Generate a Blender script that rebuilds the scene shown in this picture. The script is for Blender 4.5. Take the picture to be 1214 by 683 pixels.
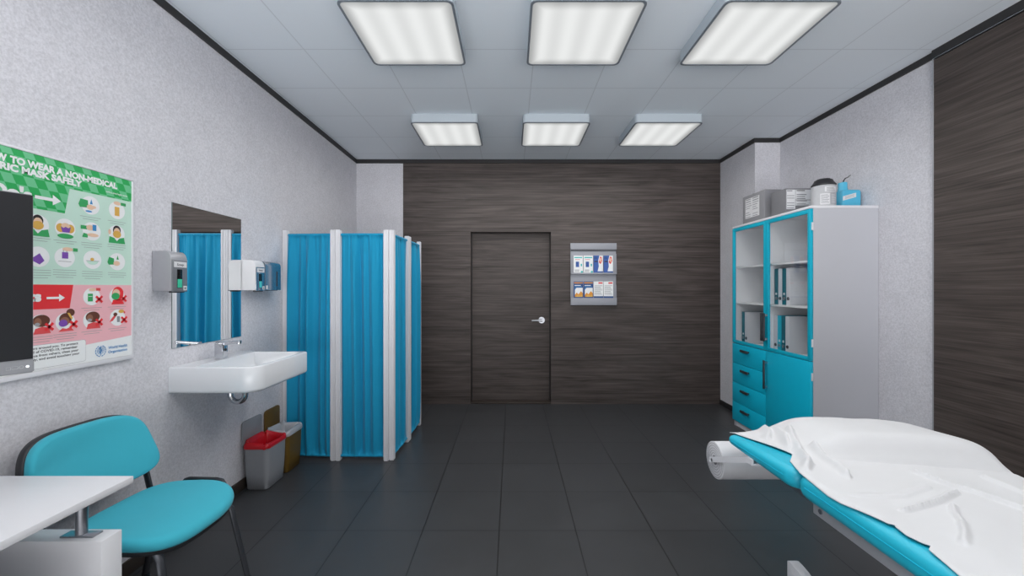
import bpy, bmesh, math, random
from mathutils import Vector, Matrix

for o in list(bpy.data.objects):
    bpy.data.objects.remove(o)
S = bpy.context.scene
COL = S.collection

# ------------------------------------------------------------------ camera, world, exposure
cam_d = bpy.data.cameras.new('camera')
cam_d.sensor_width = 36.0
cam_d.lens = 36.0 * 475.0 / 1214.0
cam_d.clip_start = 0.02
cam = bpy.data.objects.new('camera', cam_d)
cam.location = (0, 0, 1.425)
cam.rotation_euler = (math.radians(90), 0, 0)
COL.objects.link(cam)
S.camera = cam

S.view_settings.view_transform = 'Standard'
S.view_settings.look = 'None'
S.view_settings.gamma = 1.0
S.view_settings.exposure = 0.0
S.view_settings.use_curve_mapping = False

world = bpy.data.worlds.new('world')
S.world = world
world.use_nodes = True
# added fill light from the open rear: lower half brightened to lift the ceiling
SKY_UP, FILL_DOWN = 0.6, 4.25
wt = world.node_tree
wtc = wt.nodes.new('ShaderNodeTexCoord')
wsx = wt.nodes.new('ShaderNodeSeparateXYZ')
wt.links.new(wtc.outputs['Generated'], wsx.inputs[0])
wmr = wt.nodes.new('ShaderNodeMapRange')
wt.links.new(wsx.outputs[2], wmr.inputs[0])
wmr.inputs[1].default_value, wmr.inputs[2].default_value = -0.05, 0.05
wmr.inputs[3].default_value, wmr.inputs[4].default_value = FILL_DOWN, SKY_UP
wt.nodes['Background'].inputs[0].default_value = (0.985, 0.982, 1.0, 1)
wt.links.new(wmr.outputs[0], wt.nodes['Background'].inputs[1])

LAMP_W = 6.6          # watts of each ceiling luminaire
LAMP_COL = (1.0, 0.985, 0.97)
DIFFUSER = 0.80        # radiance of the luminous face

# room limits
XL, XR, YB, YF, H = -1.91, 2.82, 4.92, -0.9, 3.0


# ------------------------------------------------------------------ node helpers
def srgb(r, g, b):
    f = lambda c: (c / 255) / 12.92 if c <= 10 else (((c / 255) + 0.055) / 1.055) ** 2.4
    return (f(r), f(g), f(b), 1)


class NT:
    def __init__(s, name):
        s.m = bpy.data.materials.new(name)
        s.m.use_nodes = True
        s.t = s.m.node_tree
        s.p = s.t.nodes['Principled BSDF']
        s.out = s.t.nodes['Material Output']

    def n(s, typ, **kw):
        nd = s.t.nodes.new(typ)
        for k, v in kw.items():
            setattr(nd, k, v)
        return nd

    def l(s, a, b):
        s.t.links.new(a, b)

    def math(s, op, a, b=None, c=None):
        nd = s.n('ShaderNodeMath', operation=op)
        for i, v in enumerate((a, b, c)):
            if v is None:
                continue
            if isinstance(v, (int, float)):
                nd.inputs[i].default_value = v
            else:
                s.l(v, nd.inputs[i])
        return nd.outputs[0]

    def mix(s, fac, a, b, blend='MIX'):
        nd = s.n('ShaderNodeMix', data_type='RGBA', blend_type=blend)
        for sock, v in ((nd.inputs[0], fac), (nd.inputs[6], a), (nd.inputs[7], b)):
            if isinstance(v, (int, float, tuple)):
                sock.default_value = v
            else:
                s.l(v, sock)
        return nd.outputs[2]

    def coord(s):
        return s.n('ShaderNodeTexCoord').outputs['Object']

    def xyz(s, v):
        nd = s.n('ShaderNodeSeparateXYZ')
        s.l(v, nd.inputs[0])
        return nd.outputs

    def mapping(s, v, scale=(1, 1, 1), rot=(0, 0, 0), loc=(0, 0, 0)):
        nd = s.n('ShaderNodeMapping')
        s.l(v, nd.inputs[0])
        nd.inputs['Scale'].default_value = scale
        nd.inputs['Rotation'].default_value = rot
        nd.inputs['Location'].default_value = loc
        return nd.outputs[0]

    def noise(s, v, scale, detail=3, rough=0.5, dist=0.0):
        nd = s.n('ShaderNodeTexNoise')
        s.l(v, nd.inputs['Vector'])
        nd.inputs['Scale'].default_value = scale
        nd.inputs['Detail'].default_value = detail
        nd.inputs['Roughness'].default_value = rough
        nd.inputs['Distortion'].default_value = dist
        return nd.outputs['Fac']

    def ramp(s, f, stops):
        nd = s.n('ShaderNodeValToRGB')
        s.l(f, nd.inputs[0])
        e = nd.color_ramp.elements
        e[0].position, e[0].color = stops[0]
        e[1].position, e[1].color = stops[-1]
        for p, c in stops[1:-1]:
            x = e.new(p)
            x.color = c
        return nd.outputs[0]

    def bump(s, h, strength, dist=0.01):
        nd = s.n('ShaderNodeBump')
        s.l(h, nd.inputs['Height'])
        nd.inputs['Strength'].default_value = strength
        nd.inputs['Distance'].default_value = dist
        s.l(nd.outputs[0], s.p.inputs['Normal'])

    def base(s, c):
        if isinstance(c, tuple):
            s.p.inputs['Base Color'].default_value = c
        else:
            s.l(c, s.p.inputs['Base Color'])

    def set(s, rough=0.5, metal=0.0, spec=0.5, coat=0.0, sheen=0.0):
        s.p.inputs['Roughness'].default_value = rough
        s.p.inputs['Metallic'].default_value = metal
        s.p.inputs['Specular IOR Level'].default_value = spec
        s.p.inputs['Coat Weight'].default_value = coat
        s.p.inputs['Sheen Weight'].default_value = sheen


def scale_c(c, k):
    return (c[0] * k, c[1] * k, c[2] * k, 1)


def plain(name, c, rough=0.5, metal=0.0, spec=0.5, var=0.06, scale=40, bump=0.0, coat=0.0, sheen=0.0):
    t = NT(name)
    v = t.coord()
    f = t.noise(v, scale, 3)
    t.base(t.mix(f, scale_c(c, 1 - var), scale_c(c, 1 + var)))
    t.set(rough, metal, spec, coat, sheen)
    if bump:
        t.bump(f, bump, 0.002)
    return t.m


def plaster(name, c):
    t = NT(name)
    v = t.coord()
    f = t.noise(v, 85, 4, 0.7)
    g = t.noise(v, 38, 3, 0.6)
    h = t.noise(v, 7, 4, 0.6, 0.4)
    k = t.ramp(f, [(0.36, scale_c(c, 0.70)), (0.64, scale_c(c, 1.25))])
    k2 = t.mix(t.ramp(g, [(0.35, (0, 0, 0, 1)), (0.7, (1, 1, 1, 1))]), scale_c(c, 0.93), scale_c(c, 1.06))
    k3 = t.mix(0.4, k, k2)
    k4 = t.mix(0.35, k3, t.mix(t.ramp(h, [(0.3, (0, 0, 0, 1)), (0.62, (1, 1, 1, 1))]), scale_c(c, 0.88), scale_c(c, 1.05)))
    t.base(k4)
    t.set(0.85, 0, 0.25)
    t.bump(t.math('ADD', f, g), 0.28, 0.004)
    return t.m


def wood(name, axis, dark, mid, light, rough=0.5):
    t = NT(name)
    v = t.coord()
    s1 = [40, 40, 40]
    s1[axis] = 1.3
    s2 = [10, 10, 10]
    s2[axis] = 0.9
    s3 = [110, 110, 110]
    s3[axis] = 1.6
    a = t.noise(t.mapping(v, tuple(s1)), 1.0, 5, 0.6, 0.6)
    b = t.noise(t.mapping(v, tuple(s2)), 1.0, 4, 0.55, 2.2)
    c = t.noise(t.mapping(v, tuple(s3)), 1.0, 3, 0.6, 0.2)
    f = t.math('ADD', t.math('MULTIPLY', a, 0.34), t.math('MULTIPLY', b, 0.32))
    f = t.math('ADD', f, t.math('MULTIPLY', c, 0.34))
    t.base(t.ramp(f, [(0.37, dark), (0.5, mid), (0.63, light)]))
    t.set(rough, 0, 0.35)
    t.bump(f, 0.08, 0.003)
    return t.m


def gridmask(t, x, off, size, width):
    """1 on the joint lines of a tile grid"""
    v = t.math('FRACT', t.math('ADD', t.math('DIVIDE', t.math('SUBTRACT', x, off), size), 100.5))
    d = t.math('ABSOLUTE', t.math('SUBTRACT', v, 0.5))
    return t.math('LESS_THAN', d, width / size / 2)


def ceiling_mat():
    t = NT('ceiling_tiles')
    v = t.coord()
    x, y, z = t.xyz(v)
    g = t.math('MAXIMUM', gridmask(t, x, 0.148, 0.507, 0.008), gridmask(t, y, 2.644, 0.513, 0.008))
    f = t.noise(v, 260, 3, 0.7)
    h = t.noise(v, 2.0, 2)
    c = srgb(234, 241, 247)
    k = t.mix(f, scale_c(c, 0.93), scale_c(c, 1.05))
    k = t.mix(0.3, k, t.mix(h, scale_c(c, 0.95), scale_c(c, 1.04)))
    t.base(t.mix(g, k, scale_c(c, 0.83)))
    t.set(0.75, 0, 0.25)
    t.bump(t.math('SUBTRACT', f, t.math('MULTIPLY', g, 2.0)), 0.1, 0.004)
    return t.m


def floor_mat():
    t = NT('floor_tiles')
    v = t.coord()
    x, y, z = t.xyz(v)
    g = t.math('MAXIMUM', gridmask(t, x, -0.075, 0.4495, 0.006), t.math('MULTIPLY', gridmask(t, y, 2.803, 0.449, 0.006), 0.75))
    n = t.n('ShaderNodeTexWhiteNoise', noise_dimensions='2D')
    cx = t.math('FLOOR', t.math('DIVIDE', t.math('SUBTRACT', x, -0.075), 0.4495))
    cy = t.math('FLOOR', t.math('DIVIDE', t.math('SUBTRACT', y, 2.803), 0.449))
    cb = t.n('ShaderNodeCombineXYZ')
    t.l(cx, cb.inputs[0])
    t.l(cy, cb.inputs[1])
    t.l(cb.outputs[0], n.inputs['Vector'])
    f = t.noise(t.mapping(v, (1, 1, 1)), 5, 6, 0.65, 0.5)
    c = srgb(62, 63, 65)
    k = t.mix(f, scale_c(c, 0.78), scale_c(c, 1.22))
    k = t.mix(0.35, k, t.mix(n.outputs[0], scale_c(c, 0.85), scale_c(c, 1.15)))
    t.base(t.mix(g, k, scale_c(c, 0.25)))
    t.set(0.42, 0, 0.40)
    t.l(t.mix(f, (0.30, 0.30, 0.30, 1), (0.42, 0.42, 0.42, 1)), t.p.inputs['Roughness'])
    t.bump(t.math('SUBTRACT', t.math('MULTIPLY', f, 0.15), g), 0.12, 0.004)
    return t.m


def diffuser_mat():
    """luminous face with four tubes glowing behind it (local coordinates of the lamp)"""
    t = NT('lamp_diffuser')
    v = t.coord()
    x, y, z = t.xyz(v)
    w = t.math('COSINE', t.math('MULTIPLY', t.math('ADD', x, 0.30), 2 * math.pi * 4 / 0.60))
    w = t.math('MULTIPLY', t.math('SUBTRACT', 1.0, w), 0.5)
    ex = t.math('SUBTRACT', 0.30, t.math('ABSOLUTE', x))
    ey = t.math('SUBTRACT', 0.30, t.math('ABSOLUTE', y))
    e = t.math('MINIMUM', ex, ey)
    mr = t.n('ShaderNodeMapRange', interpolation_type='SMOOTHSTEP')
    t.l(e, mr.inputs[0])
    mr.inputs[1].default_value = 0.0
    mr.inputs[2].default_value = 0.085
    mr.inputs[3].default_value = 0.52
    mr.inputs[4].default_value = 1.0
    st = t.math('MULTIPLY', t.math('ADD', 0.86, t.math('MULTIPLY', w, 0.14)), mr.outputs[0])
    st = t.math('MULTIPLY', st, DIFFUSER)
    t.base((0.10, 0.10, 0.10, 1))
    t.set(0.5, 0, 0.2)
    t.p.inputs['Emission Color'].default_value = (0.985, 1.0, 0.99, 1)
    t.l(st, t.p.inputs['Emission Strength'])
    return t.m


def emit(name, c, s):
    t = NT(name)
    t.base(c)
    t.p.inputs['Emission Color'].default_value = c
    t.p.inputs['Emission Strength'].default_value = s
    return t.m


def glass_mat(name, tint=(0.992, 0.997, 0.997, 1)):
    t = NT(name)
    tr = t.n('ShaderNodeBsdfTransparent')
    tr.inputs[0].default_value = tint
    gl = t.n('ShaderNodeBsdfGlossy')
    gl.inputs['Roughness'].default_value = 0.03
    fr = t.n('ShaderNodeFresnel')
    fr.inputs[0].default_value = 1.35
    mx = t.n('ShaderNodeMixShader')
    t.l(t.math('MULTIPLY', fr.outputs[0], 0.12), mx.inputs[0])
    t.l(tr.outputs[0], mx.inputs[1])
    t.l(gl.outputs[0], mx.inputs[2])
    t.l(mx.outputs[0], t.out.inputs[0])
    return t.m


def fabric(name, c, scale=500, rough=0.8, sheen=0.15, bump=0.12, var=0.06):
    t = NT(name)
    v = t.coord()
    f = t.noise(v, scale, 2)
    h = t.noise(v, 14, 3)
    k = t.mix(f, scale_c(c, 1 - var), scale_c(c, 1 + var))
    t.base(t.mix(0.3, k, t.mix(h, scale_c(c, 0.93), scale_c(c, 1.07))))
    t.set(rough, 0, 0.25, 0, sheen)
    t.bump(f, bump, 0.002)
    return t.m


def checker_green():
    t = NT('printed_green_checks')
    v = t.coord()
    x, y, z = t.xyz(v)
    cb = t.n('ShaderNodeCombineXYZ')
    t.l(t.math('ADD', y, t.math('MULTIPLY', z, 0.40)), cb.inputs[0])
    t.l(t.math('MULTIPLY', z, 1.0), cb.inputs[1])
    ch = t.n('ShaderNodeTexChecker')
    t.l(cb.outputs[0], ch.inputs[0])
    ch.inputs['Scale'].default_value = 28
    ch.inputs['Color1'].default_value = srgb(40, 172, 90)
    ch.inputs['Color2'].default_value = srgb(112, 202, 148)
    t.base(ch.outputs[0])
    t.set(0.35, 0, 0.4)
    return t.m


MT = {}
MT['wall'] = plaster('wall_plaster', srgb(217, 216, 221))
MT['ceiling'] = ceiling_mat()
MT['floor'] = floor_mat()
MT['wood_x'] = wood('dark_wood_across', 0, srgb(54, 47, 44), srgb(80, 72, 69), srgb(100, 91, 87))
MT['wood_y'] = wood('dark_wood_along', 1, srgb(54, 47, 44), srgb(76, 68, 64), srgb(95, 86, 81))
MT['trim'] = plain('dark_trim', srgb(44, 43, 44), 0.5)
MT['skirting'] = plain('dark_skirting', srgb(60, 52, 47), 0.5)
MT['diffuser'] = diffuser_mat()
MT['lamp_body'] = plain('lamp_housing', srgb(190, 200, 207), 0.5, var=0.02)
MT['lamp_rim'] = plain('lamp_rim', srgb(120, 127, 135), 0.4, var=0.02)
MT['teal_fabric'] = fabric('teal_upholstery', srgb(64, 180, 200), 600)
MT['curtain'] = fabric('teal_curtain', srgb(18, 150, 192), 400, 0.7, 0.15, 0.05)
MT['teal_vinyl'] = plain('teal_vinyl', srgb(34, 182, 208), 0.38, var=0.03, scale=20, bump=0.03)
MT['teal_lam'] = plain('teal_laminate', srgb(0, 186, 218), 0.45, var=0.02, scale=15)
MT['teal_frame'] = plain('teal_door_frame', srgb(0, 178, 206), 0.45, var=0.02, scale=15)
MT['white_lam'] = plain('white_laminate', srgb(230, 230, 233), 0.4, var=0.02, scale=10)
MT['cab_grey'] = plain('pale_grey_laminate', srgb(196, 197, 203), 0.5, var=0.025, scale=3)
MT['white_paint'] = plain('white_painted_metal', srgb(226, 226, 230), 0.4, var=0.02)
MT['ceramic'] = plain('white_ceramic', srgb(228, 230, 233), 0.18, var=0.01, coat=0.3)
MT['chrome'] = plain('chrome', srgb(205, 207, 212), 0.18, 1.0, var=0.02)
MT['steel'] = plain('brushed_steel', srgb(176, 178, 184), 0.3, 1.0, var=0.04, scale=80)
MT['silver'] = plain('silver_lacquer', srgb(176, 177, 182), 0.35, 0.25, var=0.03)
MT['black_plastic'] = plain('black_plastic', srgb(40, 41, 44), 0.45)
MT['black_metal'] = plain('black_painted_metal', srgb(52, 53, 57), 0.33, 0.3)
MT['dark_steel'] = plain('dark_steel', srgb(88, 90, 95), 0.36, 0.7)
MT['cab_inner'] = plain('cabinet_lining', srgb(238, 239, 242), 0.45, var=0.015)
MT['rail'] = plain('grey_painted_rail', srgb(168, 170, 175), 0.4, 0.1)
MT['screen'] = plain('dark_screen', srgb(37, 38, 41), 0.3, var=0.02, coat=0.0)
MT['bezel'] = plain('grey_bezel', srgb(152, 154, 158), 0.4, 0.2)
MT['led'] = emit('power_light', (0.85, 0.88, 0.92, 1), 0.7)
MT['icon'] = plain('pale_icon', srgb(190, 192, 196), 0.5)
t = NT('mirror_silver')
t.base((0.86, 0.87, 0.87, 1))
t.set(0.008, 1.0)
MT['mirror'] = t.m
MT['mirror_edge'] = plain('mirror_edge', srgb(120, 135, 135), 0.2)
MT['glass'] = glass_mat('clear_glass')
MT['paper'] = plain('white_paper', srgb(226, 226, 227), 0.6, var=0.015)
MT['label'] = plain('white_label', srgb(222, 222, 224), 0.5, var=0.02)
MT['ink'] = plain('dark_ink', srgb(60, 62, 66), 0.6)
MT['grey_ink'] = plain('grey_ink', srgb(140, 142, 146), 0.6)
MT['disp_front'] = plain('dispenser_front_steel', srgb(180, 185, 192), 0.2, 0.92, var=0.02)
MT['disp_grey'] = plain('dispenser_front_grey', srgb(132, 135, 140), 0.3, 0.3, var=0.02)
MT['disp_white'] = plain('dispenser_white', srgb(232, 232, 234), 0.3, var=0.01)
MT['window_dark'] = plain('dark_level_window', srgb(16, 18, 20), 0.15)
MT['soap_green'] = plain('green_soap', srgb(66, 200, 160), 0.3)
MT['soap_cyan'] = plain('cyan_liquid', srgb(80, 205, 205), 0.3)
MT['bin_grey'] = plain('grey_bin_plastic', srgb(146, 148, 152), 0.45, var=0.03)
MT['bin_brown'] = plain('olive_brown_bin_plastic', srgb(106, 80, 24), 0.45, var=0.05)
MT['liner_red'] = plain('red_bag', srgb(196, 10, 28), 0.35, var=0.1, scale=30, bump=0.2)
MT['liner_white'] = plain('pale_bag', srgb(190, 192, 197), 0.3, var=0.08, scale=30, bump=0.2)
MT['sheet'] = fabric('white_sheet', srgb(214, 214, 215), 700, 0.85, 0.1, 0.05, 0.02)
MT['roll'] = plain('paper_roll_white', srgb(214, 214, 217), 0.75, var=0.02)
MT['roll_line'] = plain('paper_roll_edge', srgb(128, 128, 132), 0.8)
MT['rack'] = plain('rack_grey', srgb(160, 162, 170), 0.45, var=0.02)
MT['rack_dark'] = plain('rack_groove', srgb(70, 72, 78), 0.5)
MT['cardboard'] = plain('grey_box', srgb(140, 140, 144), 0.7, var=0.04)
MT['carton_side'] = plain('grey_box_side', srgb(126, 126, 130), 0.7, var=0.04)
MT['canister'] = plain('pale_canister', srgb(188, 189, 192), 0.45)
MT['black_lid'] = plain('black_lid', srgb(38, 38, 41), 0.45)
MT['bottle_blue'] = plain('blue_bottle', srgb(84, 186, 220), 0.35)
MT['binder_teal'] = plain('dark_teal_binder', srgb(0, 102, 118), 0.5)
MT['binder_cyan'] = plain('cyan_binder', srgb(0, 176, 200), 0.5)
MT['binder_white'] = plain('white_binder', srgb(206, 208, 213), 0.5)
MT['green_checks'] = checker_green()
MT['p_mint'] = plain('printed_mint', srgb(202, 232, 217), 0.4, var=0.015)
MT['p_pink'] = plain('printed_pink', srgb(244, 186, 193), 0.4, var=0.015)
MT['p_red'] = plain('printed_red', srgb(236, 56, 62), 0.4, var=0.03)
MT['p_white'] = plain('printed_white', srgb(242, 244, 244), 0.4, var=0.01)
MT['p_blue'] = plain('printed_blue', srgb(60, 140, 200), 0.4)
MT['p_caption'] = plain('printed_caption_grey', srgb(150, 160, 158), 0.5)
MT['p_navy'] = plain('printed_navy', srgb(34, 78, 140), 0.4)
MT['p_royal'] = plain('printed_royal_blue', srgb(52, 92, 170), 0.4)
MT['p_green'] = plain('printed_green', srgb(58, 168, 98), 0.4)
MT['p_purple'] = plain('printed_purple', srgb(128, 80, 176), 0.4)
MT['p_yellow'] = plain('printed_yellow', srgb(224, 176, 84), 0.4)
MT['p_skin'] = plain('printed_skin', srgb(236, 200, 172), 0.4)
MT['p_brown'] = plain('printed_brown', srgb(104, 62, 50), 0.4)
MT['p_face'] = plain('printed_brown_skin', srgb(150, 104, 84), 0.4)
MT['p_hair'] = plain('printed_hair', srgb(38, 34, 36), 0.4)
MT['p_coral'] = plain('printed_coral', srgb(228, 86, 88), 0.4)
MT['p_teal'] = plain('printed_teal', srgb(60, 190, 190), 0.4)
MT['p_orange'] = plain('printed_orange', srgb(226, 150, 50), 0.4)


# ------------------------------------------------------------------ mesh builder
class B:
    def __init__(s):
        s.bm = bmesh.new()
        s.mats = []

    def mi(s, m):
        if m is None:
            return 0
        m = MT[m] if isinstance(m, str) else m
        if m not in s.mats:
            s.mats.append(m)
        return s.mats.index(m)

    def faces(s, vs, fs, mat=None):
        i = s.mi(mat)
        bv = [s.bm.verts.new(v) for v in vs]
        out = []
        for f in fs:
            try:
                fc = s.bm.faces.new([bv[k] for k in f])
                fc.material_index = i
                out.append(fc)
            except ValueError:
                pass
        return bv, out

    def box(s, x0, x1, y0, y1, z0, z1, bevel=0.0, mat=None, seg=2):
        vs = [(x, y, z) for x in (x0, x1) for y in (y0, y1) for z in (z0, z1)]
        fs = [(0, 1, 3, 2), (4, 6, 7, 5), (0, 4, 5, 1), (2, 3, 7, 6), (0, 2, 6, 4), (1, 5, 7, 3)]
        bv, bf = s.faces(vs, fs, mat)
        if bevel:
            es = list({e for f in bf for e in f.edges})
            bmesh.ops.bevel(s.bm, geom=es, offset=bevel, segments=seg, affect='EDGES', profile=0.5, clamp_overlap=True)
        return s

    def prism(s, pts, axis, a, b, mat=None, bevel=0.0, seg=2):
        """outline pts in the two other axes, extruded along axis from a to b"""
        def mk(p, w):
            q = [0, 0, 0]
            o = [i for i in range(3) if i != axis]
            q[o[0]], q[o[1]] = p
            q[axis] = w
            return tuple(q)
        n = len(pts)
        vs = [mk(p, a) for p in pts] + [mk(p, b) for p in pts]
        fs = [tuple(range(n)), tuple(range(2 * n - 1, n - 1, -1))]
        fs += [(i, (i + 1) % n, n + (i + 1) % n, n + i) for i in range(n)]
        bv, bf = s.faces(vs, fs, mat)
        if bevel:
            es = list({e for f in bf[:2] for e in f.edges})
            bmesh.ops.bevel(s.bm, geom=es, offset=bevel, segments=seg, affect='EDGES', profile=0.5, clamp_overlap=True)
        return s

    def tube(s, path, r, n=12, mat=None, flat=None, cap=True):
        """sweep of a circle (or ellipse r, flat along the first frame axis) along a path"""
        pts = [Vector(p) for p in path]
        rings = []
        up = None
        for i, p in enumerate(pts):
            if i == 0:
                d = pts[1] - p
            elif i == len(pts) - 1:
                d = p - pts[i - 1]
            else:
                d = (pts[i + 1] - p).normalized() + (p - pts[i - 1]).normalized()
            d.normalize()
            if up is None:
                up = Vector((0, 0, 1)) if abs(d.z) < 0.9 else Vector((0, 1, 0))
            a = d.cross(up)
            a.normalize()
            b = a.cross(d)
            b.normalize()
            up = b
            rr = r[i] if isinstance(r, (list, tuple)) else r
            fl = flat if flat else rr
            rings.append([p + a * rr * math.cos(2 * math.pi * k / n) + b * fl * math.sin(2 * math.pi * k / n) for k in range(n)])
        s.loft(rings, mat, cap)
        return s

    def loft(s, rings, mat=None, cap=True, closed=True):
        n = len(rings[0])
        vs = [tuple(v) for r in rings for v in r]
        fs = []
        for i in range(len(rings) - 1):
            for k in range(n if closed else n - 1):
                k2 = (k + 1) % n
                fs.append((i * n + k, i * n + k2, (i + 1) * n + k2, (i + 1) * n + k))
        if cap:
            fs.append(tuple(range(n - 1, -1, -1)))
            fs.append(tuple(range((len(rings) - 1) * n, len(rings) * n)))
        s.faces(vs, fs, mat)
        return s

    def cyl(s, p, q, r, n=24, mat=None):
        return s.tube([p, q], r, n, mat)

    def lathe(s, c, prof, n=32, mat=None, cap=True):
        """profile (r, z) turned round the vertical through c"""
        rings = [[(c[0] + r * math.cos(2 * math.pi * k / n), c[1] + r * math.sin(2 * math.pi * k / n), c[2] + z) for k in range(n)] for r, z in prof]
        return s.loft(rings, mat, cap)

    def grid(s, f, nu, nv, mat=None):
        vs = [f(i / nu, j / nv) for j in range(nv + 1) for i in range(nu + 1)]
        w = nu + 1
        fs = [(j * w + i, j * w + i + 1, (j + 1) * w + i + 1, (j + 1) * w + i) for j in range(nv) for i in range(nu)]
        s.faces(vs, fs, mat)
        return s

    def slab(s, outline, prof, deform=None, mat=None, inner=5):
        """soft pad: outline(scale_inset) rings through prof [(inset, z)], top and bottom closed by shrinking rings"""
        rings = []
        i0, z0 = prof[0]
        i1, z1 = prof[-1]
        for k in range(1, inner + 1):
            rings.append([(x, y, z0) for x, y in outline(i0, k / (inner + 1))])
        for i, z in prof:
            rings.append([(x, y, z) for x, y in outline(i, 1.0)])
        for k in range(inner, 0, -1):
            rings.append([(x, y, z1) for x, y in outline(i1, k / (inner + 1))])
        if deform:
            rings = [[deform(*v) for v in r] for r in rings]
        s.loft(rings, mat, True)
        return s

    def build(s, name, mat=None, parent=None, smooth=True, angle=35, thick=0.0):
        me = bpy.data.meshes.new(name)
        bmesh.ops.remove_doubles(s.bm, verts=s.bm.verts, dist=1e-6)
        bmesh.ops.recalc_face_normals(s.bm, faces=s.bm.faces)
        off = Vector((0, 0, 0))
        if parent is not None:
            off = origin(parent)
            bmesh.ops.translate(s.bm, verts=s.bm.verts, vec=-off)
        s.bm.to_mesh(me)
        s.bm.free()
        if s.mats:
            for m in s.mats:
                me.materials.append(m)
        elif mat:
            me.materials.append(MT[mat] if isinstance(mat, str) else mat)
        if smooth:
            for p in me.polygons:
                p.use_smooth = True
            me.set_sharp_from_angle(angle=math.radians(angle))
        o = bpy.data.objects.new(name, me)
        COL.objects.link(o)
        if parent is not None:
            o.parent = parent
        if thick:
            md = o.modifiers.new('thickness', 'SOLIDIFY')
            md.thickness = thick
            md.offset = 0
        return o


def origin(o):
    v = Vector((0, 0, 0))
    while o is not None:
        v = v + o.location
        o = o.parent
    return v


def thing(name, label, cat, loc, group=None):
    o = bpy.data.objects.new(name, None)
    o.empty_display_size = 0.1
    COL.objects.link(o)
    o.location = loc
    tag(o, label, cat, group)
    return o


def tag(o, label, cat, group=None):
    o['label'] = label
    o['category'] = cat
    if group:
        o['group'] = group
    return o


def struct(b, name, mat, **kw):
    o = b.build(name, mat, None, **kw)
    o['kind'] = 'structure'
    return o


def dup(root, loc, label, group=None):
    r = root.copy()
    COL.objects.link(r)
    r.location = loc
    tag(r, label, root['category'], group or root.get('group'))
    for ch in list(root.children):
        c = ch.copy()
        COL.objects.link(c)
        c.parent = r
        for g in list(ch.children):
            d = g.copy()
            COL.objects.link(d)
            d.parent = c
    return r


def text_mesh(body, size=1.0, bold=0.0):
    cu = bpy.data.curves.new('lettering', 'FONT')
    cu.body = body
    cu.size = size
    cu.offset = bold
    cu.resolution_u = 3
    ob = bpy.data.objects.new('lettering', cu)
    COL.objects.link(ob)
    dg = bpy.context.evaluated_depsgraph_get()
    dg.update()
    me = bpy.data.meshes.new_from_object(ob.evaluated_get(dg))
    vs = [v.co.copy() for v in me.vertices]
    fs = [tuple(p.vertices) for p in me.polygons]
    bpy.data.objects.remove(ob)
    bpy.data.curves.remove(cu)
    bpy.data.meshes.remove(me)
    return vs, fs


def add_text(b, body, o, u, v, width=None, height=None, mat='ink', bold=0.02, right=None):
    """lettering with its baseline start at o, running along u, up along v"""
    vs, fs = text_mesh(body, 1.0, bold)
    if not vs:
        return
    x0 = min(p.x for p in vs)
    x1 = max(p.x for p in vs)
    y1 = max(p.y for p in vs)
    sy = (height / y1) if height else None
    sx = (width / (x1 - x0)) if width else sy
    sy = sy or sx
    o, u, v = Vector(o), Vector(u), Vector(v)
    b.faces([tuple(o + u * ((p.x - x0) * sx) + v * (p.y * sy)) for p in vs], fs, mat)


def rrect(hx, hy, r, n=6):
    def f(inset, sc):
        a, c = (hx - inset) * sc, (hy - inset) * sc
        q = max(min(r - inset * 0.5, a, c), 0.0005) * sc
        pts = []
        for cx, cy, t0 in ((a - q, c - q, 0), (-a + q, c - q, 90), (-a + q, -c + q, 180), (a - q, -c + q, 270)):
            for k in range(n + 1):
                t = math.radians(t0 + 90 * k / n)
                pts.append((cx + q * math.cos(t), cy + q * math.sin(t)))
        return pts
    return f


def superell(hx, hy, e, n=64):
    def f(inset, sc):
        a, c = (hx - inset) * sc, (hy - inset) * sc
        pts = []
        for k in range(n):
            t = 2 * math.pi * k / n
            ct, st = math.cos(t), math.sin(t)
            pts.append((a * math.copysign(abs(ct) ** (2 / e), ct), c * math.copysign(abs(st) ** (2 / e), st)))
        return pts
    return f


def round_profile(z0, z1, r, n=5):
    """(inset, z) from the bottom face round the side to the top face"""
    pr = []
    for k in range(n + 1):
        t = math.radians(90 * k / n)
        pr.append((r * (1 - math.sin(t)), z0 + r * (1 - math.cos(t))))
    for k in range(n + 1):
        t = math.radians(90 * k / n)
        pr.append((r * (1 - math.cos(t)), z1 - r * (1 - math.sin(t))))
    return pr


# ------------------------------------------------------------------ the room
struct(B().box(XL - .15, XR + .15, YF - .15, YB + .15, -0.1, 0.0), 'floor', 'floor')
struct(B().box(XL - .15, XR + .15, YF - .15, YB + .15, H, H + 0.1), 'ceiling', 'ceiling')
struct(B().box(XL - .15, XL, YF - .15, YB + .15, 0.0, H), 'wall_left', 'wall')
struct(B().box(XR, XR + .15, YF - .15, YB + .15, 0.0, H), 'wall_right', 'wall')
struct(B().box(XL, -1.336, YB, YB + .15, 0.0, H), 'wall_back_left', 'wall')
struct(B().box(2.555, XR, 4.215, YB + .15, 0.0, H), 'wall_right_pier', 'wall')
DX0, DX1, DZ = -0.507, 0.477, 2.113
b = B()
b.box(-1.336, DX0, YB - .006, YB + .15, 0, H)
b.box(DX1, 2.555, YB - .006, YB + .15, 0, H)
b.box(DX0, DX1, YB - .006, YB + .15, DZ, H)
struct(b, 'wall_back', 'wood_x', smooth=False)
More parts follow.
